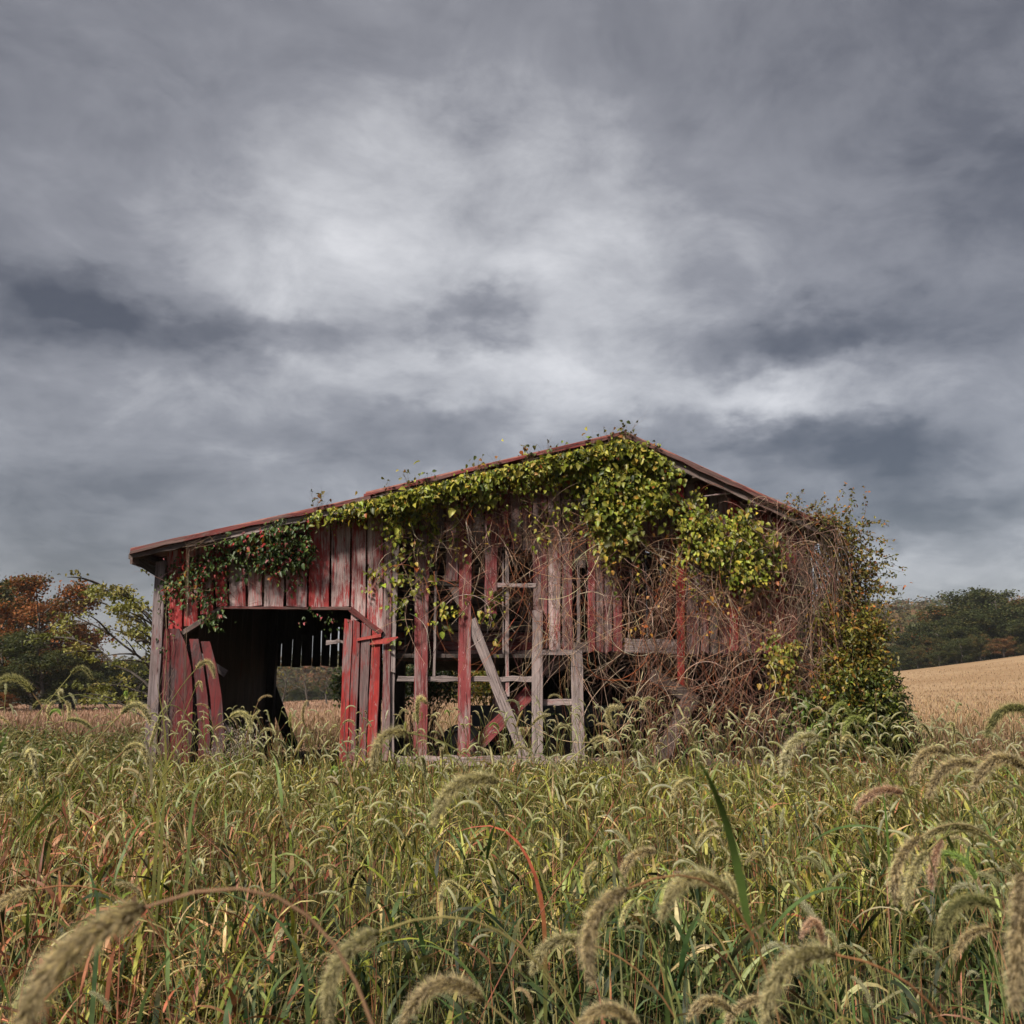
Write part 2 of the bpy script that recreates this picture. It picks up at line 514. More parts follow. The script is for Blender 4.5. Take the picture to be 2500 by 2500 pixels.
def plank(x0t, x1t, x0b, x1b, yb, yt=None, mat=M_RED, dy=0.0, name='plank', parent=barn, th=.026, sl=None, **kw):
    """upright board on the gable wall: top edge pixels, bottom edge pixels; without yt it reaches the roof"""
    Yp = Y0 - dy
    b0, b1 = W(x0b, yb, Yp), W(x1b, yb, Yp)
    st = 0
    if yt is None:
        ta, tb = W(x0t, 1300, Yp), W(x1t, 1300, Yp)
        ta.z = roof_z(ta.x) - .07; tb.z = roof_z(tb.x) - .07
        st = tb.z - ta.z
    else:
        ta, tb = W(x0t, yt, Yp), W(x1t, yt, Yp)
        if sl: st = sl
    return board(name, parent, (b0 + b1) / 2, (ta + tb) / 2, (b1 - b0).length, (tb - ta).length, th, mat, slant_t=st, slant_b=random.uniform(-.035, .035), **kw)

G = 1.4   # px shaved off each board for the dark joints
# --- boards over the wagon door on the left
left_x = [410, 448, 486, 524, 558, 604, 642, 696, 752, 806, 856]
for i, (a, b) in enumerate(zip(left_x, left_x[1:])):
    g = random.uniform(1.2, 3.6)
    bot = 1481 + random.uniform(-2, 2)
    if i == 0: bot = 1552
    if i == 1: bot = 1528
    if i == 2: bot = 1500
    plank(a + g, b - g, a + g, b - g, bot, mat=M_RED, dy=random.uniform(-.006, .008))
plank(858, 893, 858, 893, 1512, mat=M_RED, dy=.004)
plank(897, 935, 897, 935, 1538, mat=M_RED)
plank(939, 958, 932, 950, 1858, mat=M_RED2, dy=.012)
plank(960, 975, 952, 965, 1640, mat=M_GREY, dy=-.004)
plank(952, 964, 951, 962, 1862, 1640, mat=M_GREY, dy=-.03)
# --- middle: few boards left
plank(1015, 1048, 1010, 1043, 1868, mat=M_RED2, dy=.02)
plank(1088, 1119, 1088, 1118, 1420, mat=M_RED2)
plank(1123, 1151, 1117, 1148, 1872, mat=M_RED2, dy=.025)
plank(1184, 1213, 1184, 1213, 1497, mat=M_RED2)
plank(1054, 1083, 1055, 1083, 1335, mat=M_BROWN)
plank(1155, 1181, 1155, 1181, 1330, mat=M_BROWN)
plank(980, 1011, 980, 1011, 1300, mat=M_BROWN)
for a, b in ((1217, 1244), (1247, 1273), (1276, 1299)):
    plank(a, b, a, b, 1338 + random.uniform(-4, 4), mat=M_RED2)
plank(1302, 1321, 1302, 1321, 1560, mat=M_RED2)
for a, b, bt, mt in ((1322, 1337, 1586, M_RED2), (1340, 1369, 1587, M_RED), (1372, 1398, 1586, M_RED2), (1436, 1454, 1592, M_RED2), (1457, 1474, 1591, M_RED2),
                     (1477, 1495, 1593, M_RED2), (1498, 1520, 1590, M_RED2)):
    plank(a, b, a, b, bt, mat=mt, dy=random.uniform(0, .01))
plank(1402, 1430, 1402, 1430, 1385, mat=M_BROWN)
# --- right half, over the dark hole and out to the corner
for a, b in ((1523, 1550), (1553, 1580), (1583, 1610), (1613, 1648)):
    plank(a, b, a, b, 1342 + random.uniform(-12, 14), mat=M_RED2)
plank(1654, 1673, 1654, 1672, 1700, mat=M_DOOR, dy=.03)
xx = 1677
while xx < 1950:
    w = random.uniform(22, 34)
    g = random.uniform(1, 3.5)
    plank(xx + g, xx + w - g, xx + g, xx + w - g, 1594 + random.uniform(-4, 5), mat=random.choice([M_RED, M_RED2, M_RED2, M_BROWN]), dy=random.uniform(-.006, .006))
    xx += w
plank(1953, 1975, 1960, 1984, 1600, mat=M_RED2)
# --- posts, rails and beams of the frame
def vpost(x0t, x1t, yt, x0b, x1b, yb, mat, dy=-.06, th=.14, name='post', **kw):
    Yp = Y0 - dy
    a = (W(x0b, yb, Yp) + W(x1b, yb, Yp)) / 2
    b = (W(x0t, yt, Yp) + W(x1t, yt, Yp)) / 2
    return board(name, barn, a, b, (W(x1b, yb, Yp) - W(x0b, yb, Yp)).length, (W(x1t, yt, Yp) - W(x0t, yt, Yp)).length, th, mat, **kw)

def bar(x0, y0, x1, y1, wpx, mat, dy=0.0, th=.05, name='beam', parent=barn, **kw):
    Yp = Y0 - dy
    return board(name, parent, W(x0, y0, Yp), W(x1, y1, Yp), wpx / 187.5, wpx / 187.5 * kw.pop('taper', 1.0), th, mat, **kw)

vpost(386, 409, 1372, 352, 384, 1905, M_POST, dy=.01, th=.16, rough=.008, seg=9, name='corner_post')
vpost(1953, 1972, 1560, 1972, 2004, 1850, M_BROWN, dy=-.02, th=.16, name='corner_post')
vpost(1300, 1325, 1490, 1298, 1325, 1850, M_GREY, dy=.02, th=.12)
vpost(1394, 1421, 1588, 1397, 1428, 1855, M_GREY, dy=.015, th=.13)
vpost(1233, 1242, 1330, 1234, 1244, 1702, M_GREY, dy=-.05, th=.04, name='stud')
vpost(1062, 1067, 1395, 1057, 1064, 1652, M_GREY, dy=-.05, th=.04, name='stud')
vpost(1409, 1416, 1375, 1409, 1417, 1575, M_GREY, dy=-.03, th=.04, name='stud')
vpost(1226, 1230, 1350, 1226, 1231, 1600, M_GREY, dy=-.08, th=.03, name='stud')
bar(970, 1657, 1308, 1658, 12, M_GREY, dy=-.04, th=.05, name='rail', seg=12, rough=.012)
bar(1213, 1429, 1308, 1430, 11, M_GREY, dy=.01, th=.03, name='rail')
bar(978, 1425, 1120, 1426, 12, M_DARK, dy=-.05, th=.06, name='rail')
bar(1215, 1338, 1300, 1340, 12, M_DARK, dy=-.03, th=.04, name='rail')
bar(1324, 1715, 1398, 1714, 15, M_GREY, dy=-.03, th=.05, name='rail')
bar(1322, 1593, 1400, 1594, 14, M_GREY, dy=.03, th=.10, name='beam')
bar(1398, 1580, 1520, 1582, 24, M_BROWN, dy=-.06, th=.12, name='beam')
bar(1500, 1576, 1655, 1579, 34, M_GREY, dy=-.05, th=.05, name='beam')
bar(1672, 1586, 1960, 1589, 22, M_BROWN, dy=-.06, th=.10, name='beam')
bar(975, 1858, 1412, 1858, 23, M_GREY, dy=.035, th=.16, name='sill_beam', seg=14, rough=.014)
bar(1412, 1864, 1990, 1866, 22, M_BROWN, dy=.0, th=.16, name='sill_beam', seg=10, rough=.014)
bar(1150, 1512, 1279, 1846, 26, M_GREY, dy=.0, th=.04, name='brace')
bar(1090, 1400, 1152, 1518, 24, M_BROWN, dy=-.06, th=.04, name='brace')
# chute boards inside, behind the brace
bar(1152, 1832, 1296, 1688, 34, M_RED2, dy=-.22, th=.03, name='brace')
bar(1196, 1800, 1225, 1655, 24, M_BROWN, dy=-.45, th=.05, name='post')
bar(1325, 1640, 1388, 1604, 40, M_BROWN, dy=-.18, th=.03, name='brace')
# wagon door lintel and its raked corners
bar(538, 1484, 858, 1486, 7, M_TRIM, dy=.03, th=.09, name='lintel', seg=10)
bar(855, 1486, 932, 1547, 13, M_TRIM, dy=.035, th=.07, name='corner_brace')
bar(540, 1487, 420, 1562, 12, M_BROWN, dy=.02, th=.07, name='corner_brace')
# --- left broken door leaf
ldoor = empty('door', (0, 0, 0)); ldoor.parent = barn
ldoor['label'] = 'broken dark red door leaf with bowed loose boards'
vv = dict(parent=ldoor, name='plank')
plank(407, 425, 386, 412, 1895, 1545, mat=M_BROWN, dy=-.03, **vv)
def bent(parent, pts, wpx, mat, dy, th=.028):
    """a bowed board that follows pixel points from bottom to top; (x, y, width, depth offset)"""
    V = []; k = 4
    for (x, y, w, d) in pts:
        c = W(x, y, Y0 - dy - d)
        hw = w / 187.5 / 2
        V += [(c.x - hw, c.y - th / 2, c.z), (c.x + hw, c.y - th / 2, c.z), (c.x + hw, c.y + th / 2, c.z), (c.x - hw, c.y + th / 2, c.z)]
    Q = []
    for i in range(len(pts) - 1):
        for j in range(k):
            a = i * k + j; b = i * k + (j + 1) % k
            Q.append((a, b, b + k, a + k))
    n = (len(pts) - 1) * k
    me = bpy.data.meshes.new('plank')
    o0 = Vector(V[0])
    me.from_pydata([Vector(v) - o0 for v in V], [], [(3, 2, 1, 0)] + Q + [(n, n + 1, n + 2, n + 3)])
    o = link('plank', me, mat)
    o.location = o0 - barn.location
    o.parent = parent
    return o
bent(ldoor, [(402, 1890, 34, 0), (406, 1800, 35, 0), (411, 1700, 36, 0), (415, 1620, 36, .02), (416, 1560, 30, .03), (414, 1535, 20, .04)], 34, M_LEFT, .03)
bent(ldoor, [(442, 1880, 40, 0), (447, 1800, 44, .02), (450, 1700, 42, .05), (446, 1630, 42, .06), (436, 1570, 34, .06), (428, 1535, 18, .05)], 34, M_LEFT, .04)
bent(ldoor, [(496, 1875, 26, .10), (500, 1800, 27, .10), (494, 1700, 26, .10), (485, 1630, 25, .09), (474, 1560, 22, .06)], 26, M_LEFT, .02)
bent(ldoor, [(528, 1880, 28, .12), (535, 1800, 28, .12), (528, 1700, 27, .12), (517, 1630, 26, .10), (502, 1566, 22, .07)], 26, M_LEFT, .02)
bar(455, 1578, 552, 1645, 16, M_POST, dy=-.12, th=.04, name='batten', parent=ldoor)
bar(470, 1700, 560, 1790, 18, M_POST, dy=-.14, th=.04, name='batten', parent=ldoor)
bar(462, 1860, 490, 1730, 18, M_BROWN, dy=-.16, th=.03, name='batten', parent=ldoor)
# --- right door leaf
rdoor = empty('door', (0, 0, 0)); rdoor.parent = barn
rdoor['label'] = 'bright red plank door leaf hung on red strap hinges'
vv = dict(parent=rdoor, name='plank', dy=.05)
plank(841, 861, 827, 848, 1868, 1512, mat=M_DOOR, sl=-.02, **vv)
plank(863, 880, 850, 867, 1866, 1516, mat=M_DOOR, sl=-.04, **vv)
plank(884, 906, 874, 893, 1862, 1528, mat=M_DOOR, sl=-.08, **vv)
plank(908, 930, 895, 920, 1862, 1545, mat=M_DOOR, sl=-.08, **vv)
bar(833, 1880, 925, 1880, 10, M_BROWN, dy=.02, th=.03, name='batten', parent=rdoor)
bar(838, 1600, 930, 1596, 12, M_BROWN, dy=.015, th=.03, name='batten', parent=rdoor)
def hinge(pts, dy):
    Yp = Y0 - dy
    n = len(pts)
    c = [W(x, y, Yp) for x, y in pts]
    V = [(p.x, p.y, p.z) for p in c] + [(p.x, p.y + .012, p.z) for p in c]
    Fc = [tuple(range(n)), tuple(reversed(range(n, 2 * n)))] + [(i, i + n, (i + 1) % n + n, (i + 1) % n) for i in range(n)]
    me = bpy.data.meshes.new('hinge')
    o0 = Vector(V[0])
    me.from_pydata([Vector(v) - o0 for v in V], [], Fc)
    o = link('hinge', me, M_IRON)
    o.location = o0 - barn.location
    o.parent = rdoor
hinge([(870, 1565), (872, 1558), (930, 1547), (930, 1555)], .088)
hinge([(900, 1574), (906, 1569), (938, 1558), (971, 1554), (972, 1557), (945, 1571)], .094)
# weathered splinter held in the doorway
bar(802, 1571, 838, 1566, 11, M_GREY, dy=-.1, th=.03, name='batten', parent=rdoor, rough=.02)

# --- inner crib wall of level boards, seen between the missing boards
y = 1255
while y < 1600:
    h = random.uniform(20, 28)
    bar(972, y + h / 2, 1312, y + h / 2 + random.uniform(-1.5, 1.5), h - 1.5, random.choice([M_BROWN, M_BROWN, M_DARK, M_RED2]), dy=-1.0 + random.uniform(-.01, .01), th=.03, name='plank', seg=8)
    y += h
# --- loft floor, side walls, back wall, inner posts
lw = W(384, 1700, Y0).x; rw = W(1985, 1700, Y0).x
zl = W(1200, 1600, Y0).z
for i in range(24):      # loft joists and boards: run from front to back
    x0 = W(980, 1600, Y0).x + i * .225
    if x0 > rw - .1: break
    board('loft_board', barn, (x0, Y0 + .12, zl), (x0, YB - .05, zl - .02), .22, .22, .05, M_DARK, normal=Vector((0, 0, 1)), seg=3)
n = 18
for i in range(n):       # left wall
    yy = Y0 + .15 + (YB - Y0 - .15) * (i + .5) / n
    w = (YB - Y0 - .15) / n - random.uniform(0, .006)
    board('plank', barn, (lw - .02, yy, ground_barn), (lw + .02, yy, roof_z(lw) - .08), w, w, .025, M_BROWN, normal=Vector((-1, 0, 0)), seg=3)
for i in range(n):       # right wall
    yy = Y0 + .15 + (YB - Y0 - .15) * (i + .5) / n
    w = (YB - Y0 - .15) / n - random.uniform(0, .03)
    board('plank', barn, (rw, yy, ground_barn + (.3 if i % 3 else .9)), (rw, yy, roof_z(rw) - .08), w, w, .025, M_BROWN, normal=Vector((1, 0, 0)), seg=3)
x = lw
i = 0
zop = W(740, 1627, YB).z
while x < rw:            # back wall, light shows through the joints
    w = random.uniform(.13, .24) if x < -2.0 else .28
    gap = random.choice([.012, .018, .024, .03]) if x < -2.0 else .0
    xm = x + w / 2
    zb = zop + random.uniform(-.01, .01) + .03 * (xm > -3)
    if xm > W(1225, 1700, YB).x:
        zb = ground_barn + random.choice([.0, .0, .05, .5])
    if W(930, 1700, YB).x > xm > W(838, 1700, YB).x:
        zb = ground_barn + .3
    if xm < W(640, 1700, YB).x: zb = ground_barn
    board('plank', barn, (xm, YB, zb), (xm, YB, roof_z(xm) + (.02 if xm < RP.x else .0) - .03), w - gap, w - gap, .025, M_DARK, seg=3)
    x += w
    i += 1
for (px, Yp) in ((1232, 15.6), (975, 16.5), (1560, 15.8), (1800, 15.8), (1232, 18.6), (660, 18.5), (1480, 18.6)):
    c = W(px, 1700, Yp)
    board('post', barn, (c.x, Yp, ground_barn), (c.x, Yp, roof_z(c.x) - .12), .17, .17, .17, M_DARK)
board('brace', barn, W(648, 1640, YB - .2), W(716, 1830, YB - .2), .2, .2, .05, M_DARK)
# loft screen in the back of the wagon bay, cut on the slant
for i in range(16):
    xm = lw + .15 + i * .29
    if xm > W(975, 1600, YB).x: break
    px_ = 1250 + (xm / (YB - .3)) * F
    zc_ = W(740, float(np.interp(px_, [640, 835, 980], [1583, 1530, 1500])), YB - .3).z
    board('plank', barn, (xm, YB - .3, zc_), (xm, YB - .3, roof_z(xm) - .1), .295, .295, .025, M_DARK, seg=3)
# partition above the drive floor: closes the loft towards the wagon bay
for i in range(22):
    yy = Y0 + .3 + i * .25
    xx = W(985, 1600, Y0).x
    board('plank', barn, (xx, yy, zl), (xx, yy, roof_z(xx) - .1), .245, .245, .025, M_DARK, normal=Vector((-1, 0, 0)), seg=3)

# --- roof: sheet metal panels on rafters, barge boards along the gable
roof = empty('roof', (0, 0, 0)); roof.parent = barn
def roof_slab(p, q, y0, y1, mat, th=.03, name='roof_panel', lift=0.0):
    """ribbed sheet between front-edge points p and q from depth y0 to y1"""
    n = 7
    V = []
    for i in range(n + 1):
        t = i / n
        yy = y0 + (y1 - y0) * t
        up = .012 if i % 2 else 0
        for e in (p, q):
            V.append((e.x, yy, e.z + lift + up)); V.append((e.x, yy, e.z + lift + up - th))
    Q = []
    for i in range(n):
        a = i * 4; b = a + 4
        Q += [(a, a + 2, b + 2, b), (a + 1, b + 1, b + 3, a + 3), (a, b, b + 1, a + 1), (a + 2, a + 3, b + 3, b + 2)]
    Q += [(0, 1, 3, 2), (n * 4, n * 4 + 2, n * 4 + 3, n * 4 + 1)]
    me = bpy.data.meshes.new(name)
    me.from_pydata([Vector(v) - barn.location for v in V], [], Q)
    o = link(name, me, mat)
    o.parent = roof
    return o
ymid = np.linspace(YF, YB + .4, 9)
for a, b, lf in ((RL, RM, 0.0), (RM, RP, .0), (RP, RR, .0)):
    aa, bb = a.copy(), b.copy()
    if a is RM:
        aa = a + (a - b) * .02; lf = .055
        bb.z -= .0
    for y0, y1 in zip(ymid, ymid[1:]):
        roof_slab(aa, bb, y0 + .004, y1 - .004 + .01, M_RUST, lift=lf if a is not RP else .055)
def edge_board(p, q, drop, h, yoff, mat, name, th=.03):
    a = Vector((p.x, YF + yoff, p.z - drop)); b = Vector((q.x, YF + yoff, q.z - drop))
    board(name, roof, a, b, h, h, th, mat, normal=Vector((0, -1, 0)), seg=14, rough=.013)
edge_board(RL, RM, .045, .055, -.02, M_TRIM, 'barge_board')
edge_board(RL + (RM - RL) * .42, RL + (RM - RL) * .985, .115, .075, .03, M_GREY, 'fascia_board')
edge_board(RL, RL + (RM - RL) * .42, .11, .07, .03, M_BROWN, 'fascia_board')
edge_board(RM + (RP - RM) * -.02, RP, -.01, .05, -.02, M_TRIM, 'barge_board')
edge_board(RP, RR, .0, .06, -.02, M_TRIM, 'barge_board')
edge_board(RP, RR, .07, .08, .05, M_BROWN, 'fascia_board')
edge_board(RM, RP, .07, .08, .05, M_BROWN, 'fascia_board')
for (p, q, ts) in ((RL, RM, (.02, .3, .6, .9)), (RM, RP, (.1, .4, .7, .96)), (RP, RR, (.05, .35, .65, .98))):
    for t in ts:             # purlins under the sheets
        c = p + (q - p) * t
        board('purlin', roof, (c.x, YF + .04, c.z - .085), (c.x, YB + .3, c.z - .085), .10, .10, .08, M_BROWN, normal=Vector((0, 0, 1)), seg=3)
# eave soffit wedge at the low left end
eb = W(322, 1352, YF); 
board('eave_board', roof, (RL.x + .02, YF, RL.z - .12), (RL.x + .02, YB + .3, RL.z - .12), .16, .16, .03, M_BROWN, normal=Vector((-1, 0, 0)), seg=3)
board('eave_board', roof, W(330, 1362, Y0 - .2), W(388, 1402, Y0 - .02), .10, .10, .03, M_DARK, seg=3)

# ------------------------------------------------------------------ vines on the gable
def in_poly(x, y, poly):
    c = np.zeros(len(x), bool)
    n = len(poly)
    for i in range(n):
        x0, y0 = poly[i]; x1, y1 = poly[(i + 1) % n]
        m = ((y0 > y) != (y1 > y)) & (x < (x1 - x0) * (y - y0) / (y1 - y0 + 1e-9) + x0)
        c ^= m
    return c

def poly_pts(poly, n):
    p = np.array(poly, float)
    lo, hi = p.min(0), p.max(0)
    out = np.zeros((0, 2))
    while len(out) < n:
        q = rng.uniform(lo, hi, (n * 3, 2))
        out = np.concatenate([out, q[in_poly(q[:, 0], q[:, 1], poly)]])
    return out[:n]

def WN(px, py, Y):
    u = (px - 1250) / F; v = (1250 - py) / F
    dy = CP - v * SP; dz = SP + v * CP
    return np.stack([u / dy * Y, Y + 0 * u, CZ + dz / dy * Y], -1)

def roof_py(px):
    return np.interp(px, [318, 905, 1525, 2030], [1338, 1208, 1062, 1292])

def vine_leaves(poly, clumps, per, sig=17, near=.10, far=.45, size=(.055, .115), pal=None, flat=.0):
    """leaf positions, sizes, pointing and normal directions and colours for one hanging mass"""
    g0 = poly_pts(poly, max(3, clumps // 6))
    c = g0[rng.integers(0, len(g0), clumps)] + rng.normal(0, 24, (clumps, 2))
    c = np.where(in_poly(c[:, 0], c[:, 1], poly)[:, None] | (rng.random((clumps, 1)) < .25), c, poly_pts(poly, clumps))
    cd = rng.uniform(near, far, clumps)
    i = np.repeat(np.arange(clumps), rng.poisson(per * 1.55, clumps))
    n = len(i)
    px = c[i, 0] + rng.normal(0, sig, n); py = c[i, 1] + rng.normal(0, sig * .9, n)
    dep = cd[i] + rng.normal(0, .07, n)
    Y = Y0 - np.clip(dep, .05, 1.2)
    lift = roof_py(px) + 9 - py
    py = np.where((lift > 0) & (rng.random(n) < .985), roof_py(px) + 9 + lift * rng.uniform(.2, 1.2, n), py)
    up = py < roof_py(px) + 45
    Y = np.where(up, np.minimum(Y, YF - rng.uniform(.04, .22, n)), Y)
    P = WN(px, py, Y)
    yd = np.stack([rng.normal(0, .55, n), rng.normal(-.35, .4, n), rng.normal(-.75, .45, n)], -1)
    nd = np.stack([rng.normal(0, .7, n), rng.normal(-.7, .55, n), rng.normal(.65, .55, n)], -1)
    s = rng.uniform(size[0], size[1], n) * np.clip(np.exp(rng.normal(-.28, .28, n)), .4, 1.3)
    tint = np.clip(rng.normal(1, .16, clumps), .6, 1.5)[i][:, None]
    C = pick(pal, n, .22) * tint
    return P, s, yd, nd, C

PAL_VINE = [(5, (.150, .170, .018)), (4, (.22, .225, .032)), (2.8, (.055, .070, .011)), (2, (.34, .28, .05)), (.30, (.30, .16, .03)), (.12, (.25, .08, .02))]
PAL_YEL = [(4, (.17, .17, .03)), (3, (.26, .21, .04)), (2, (.10, .12, .02)), (1, (.32, .16, .03))]
PAL_DEEP = [(5, (.035, .065, .016)), (3, (.06, .09, .02)), (1.2, (.10, .13, .03)), (.9, (.26, .03, .03)), (.5, (.32, .10, .10)), (.2, (.35, .15, .03))]
band = [(925, 1200), (1000, 1150), (1100, 1130), (1230, 1095), (1330, 1082), (1440, 1062), (1500, 1050), (1560, 1065), (1625, 1130), (1700, 1175), (1712, 1240), (1800, 1275), (1900, 1300),
        (1915, 1375), (1830, 1400), (1770, 1360), (1690, 1340), (1640, 1300), (1600, 1250), (1560, 1300), (1500, 1325), (1455, 1290), (1420, 1240), (1380, 1190), (1290, 1170), (1210, 1200), (1120, 1225), (1040, 1250), (960, 1275)]
peak = [(1440, 1085), (1520, 1055), (1600, 1110), (1630, 1200), (1590, 1260), (1480, 1270), (1420, 1210), (1430, 1140)]
drip = [(1440, 1240), (1540, 1230), (1545, 1330), (1490, 1385), (1450, 1350)]
rightm = [(1660, 1240), (1760, 1260), (1900, 1290), (1920, 1360), (1860, 1400), (1740, 1380), (1660, 1330)]

vine = empty('climbing_vine', tuple(W(1975, 1880, Y0 - .25)), 'leafy green climbing vine with bare tangled stems hanging over the barn gable', 'vine')
strands = []
VL = [vine_leaves(band, 250, 11, 18, .1, .45, (.05, .105), PAL_VINE),
      vine_leaves(peak, 150, 15, 18, .15, .55, (.055, .115), PAL_VINE),
      vine_leaves(drip, 45, 12, 14, .15, .4, (.05, .10), PAL_YEL),
      vine_leaves(rightm, 110, 13, 17, .15, .55, (.05, .10), PAL_VINE),
      vine_leaves([(935, 1150), (1060, 1120), (1050, 1260), (950, 1290)], 60, 13, 17, .1, .4, (.05, .10), PAL_VINE),
      vine_leaves([(1080, 1140), (1420, 1060), (1430, 1200), (1100, 1220)], 80, 11, 15, .15, .45, (.05, .105), PAL_VINE),
      vine_leaves([(960, 1290), (1070, 1270), (1060, 1500), (960, 1640), (955, 1500)], 24, 5, 14, .05, .2, (.05, .10), PAL_VINE),
      vine_leaves([(760, 1225), (930, 1195), (945, 1270), (860, 1270), (770, 1270)], 40, 6, 14, .1, .3, (.05, .09), PAL_VINE),
      vine_leaves([(860, 1270), (960, 1260), (960, 1440), (880, 1400)], 12, 4, 12, .05, .12, (.05, .085), PAL_YEL),
      vine_leaves([(1180, 1440), (1260, 1440), (1250, 1600), (1190, 1610)], 10, 6, 12, .02, .10, (.05, .085), PAL_VINE),
      vine_leaves([(1070, 1450), (1120, 1460), (1110, 1540), (1075, 1530)], 7, 6, 10, .05, .12, (.05, .085), PAL_VINE),
      vine_leaves([(1870, 1540), (1950, 1560), (1945, 1690), (1885, 1680), (1870, 1600)], 34, 8, 11, .3, .5, (.05, .09), PAL_YEL),
      vine_leaves([(1930, 1700), (1990, 1690), (1985, 1800), (1930, 1790)], 20, 7, 11, .3, .5, (.06, .10), [(1, (.06, .10, .018)), (1, (.10, .14, .025))]),
      vine_leaves([(1450, 1330), (1900, 1400), (1900, 1600), (1500, 1560)], 70, 2.2, 16, .2, .5, (.04, .075), [(2, (.28, .09, .025)), (2, (.26, .15, .03)), (1, (.12, .12, .03))]),
      vine_leaves([(1700, 1380), (1900, 1400), (1880, 1470), (1720, 1440)], 28, 6, 14, .2, .5, (.05, .09), PAL_VINE)]
# trailing strands
for k in range(46):
    x0 = rng.uniform(960, 1900)
    y0 = float(np.interp(x0, [960, 1200, 1400, 1500, 1640, 1900], [1270, 1220, 1230, 1320, 1310, 1380]))
    m = int(rng.integers(6, 17))
    t = np.linspace(0, 1, m)
    ln = rng.uniform(40, 150)
    px = x0 + np.cumsum(rng.normal(0, 3, m)) + rng.normal(0, 4, m); py = y0 + t * ln + rng.normal(0, 3, m)
    P = WN(px, py, Y0 - rng.uniform(.12, .35) + rng.normal(0, .03, m))
    VL.append((P, rng.uniform(.035, .075, m), np.stack([rng.normal(0, .6, m), rng.normal(-.4, .4, m), rng.normal(-.7, .4, m)], -1), np.stack([rng.normal(0, .6, m), rng.normal(-.8, .4, m), rng.normal(.5, .4, m)], -1), pick(PAL_VINE if k % 3 else PAL_YEL, m)))
    strands.append(WN(x0 + np.cumsum(rng.normal(0, 2, 10)), y0 - 20 + np.linspace(0, 1, 10) * (ln + 22), np.full(10, P[0, 1]))[None])
# sprigs that stand up over the roof edge
spr_c = []
spr_tw = []
for (sx, n) in ((948, 5), (1000, 9), (1022, 7), (1050, 6), (1165, 5), (1180, 6), (1215, 4), (1290, 9), (1300, 7), (1340, 7), (1365, 6), (1450, 5), (1490, 10), (1515, 12), (1530, 9), (1600, 5), (770, 8), (785, 6)):
    c = np.array([[sx, roof_py(sx) - rng.uniform(6, 26)]])
    spr_c.append((c, n))
for c, n in spr_c:
    px = c[0, 0] + rng.normal(0, 12, n); py = c[0, 1] + rng.uniform(-14, 22, n)
    P = WN(px, py, np.full(n, YF - .08) + rng.normal(0, .03, n))
    root_ = WN(np.array([c[0, 0]]), np.array([roof_py(c[0, 0]) + 26.]), np.array([YF - .08]))
    t = np.linspace(0, 1, 10)[None, :, None]
    md = root_ * .5 + P * .5 + np.stack([rng.normal(0, .02, n), rng.normal(0, .02, n), rng.uniform(.0, .05, n)], -1)
    spr_tw.append((1 - t) ** 2 * root_[:, None] + 2 * t * (1 - t) * md[:, None] + t ** 2 * P[:, None])
    VL.append((P, rng.uniform(.045, .075, n), rng.normal(0, 1, (n, 3)), rng.normal(0, 1, (n, 3)) + np.array([0, -.6, .4]), pick([(1, (.06, .07, .02)), (1, (.12, .11, .03)), (.4, (.2, .09, .03))], n)))
P, s, yd, nd, C = (np.concatenate([v[i] for v in VL]) for i in range(5))
print('vine leaves', len(P))
# the leaves that show largest are single leaves, the rest one mass
order = np.argsort(-s * (1 + .8 * (P[:, 1] < Y0 - .3)))
big, rest = order[:290], order[290:]
off = np.array(vine.location)
V, Q, T, Cv = leaf_geo(P[rest] - off, s[rest], yd[rest], nd[rest], C[rest])
tag(link('foliage', mesh_np('foliage', V, Q, T, Cv), M_LEAF, vine), kind='stuff')
lm = []
for k in range(8):
    c = pick(PAL_VINE, 1)[0]
    lm.append((c, mesh_np('leaf', LEAF_V, LEAF_Q, LEAF_T, np.tile(c, (7, 1)))))
    lm[-1][1].materials.append(M_LEAF)
for j in big:
    k = int(np.argmin([np.abs(c - C[j]).sum() + random.random() * .03 for c, _ in lm]))
    y = Vector(yd[j]).normalized(); x = y.cross(Vector(nd[j])).normalized(); z = x.cross(y)
    pp = P[j] - off; sc = float(s[j]) * 1.1
    M = Matrix(((x.x * sc, y.x * sc, z.x * sc, pp[0]), (x.y * sc, y.y * sc, z.y * sc, pp[1]), (x.z * sc, y.z * sc, z.z * sc, pp[2]), (0, 0, 0, 1)))
    link('leaf', lm[k][1], None, vine, M)

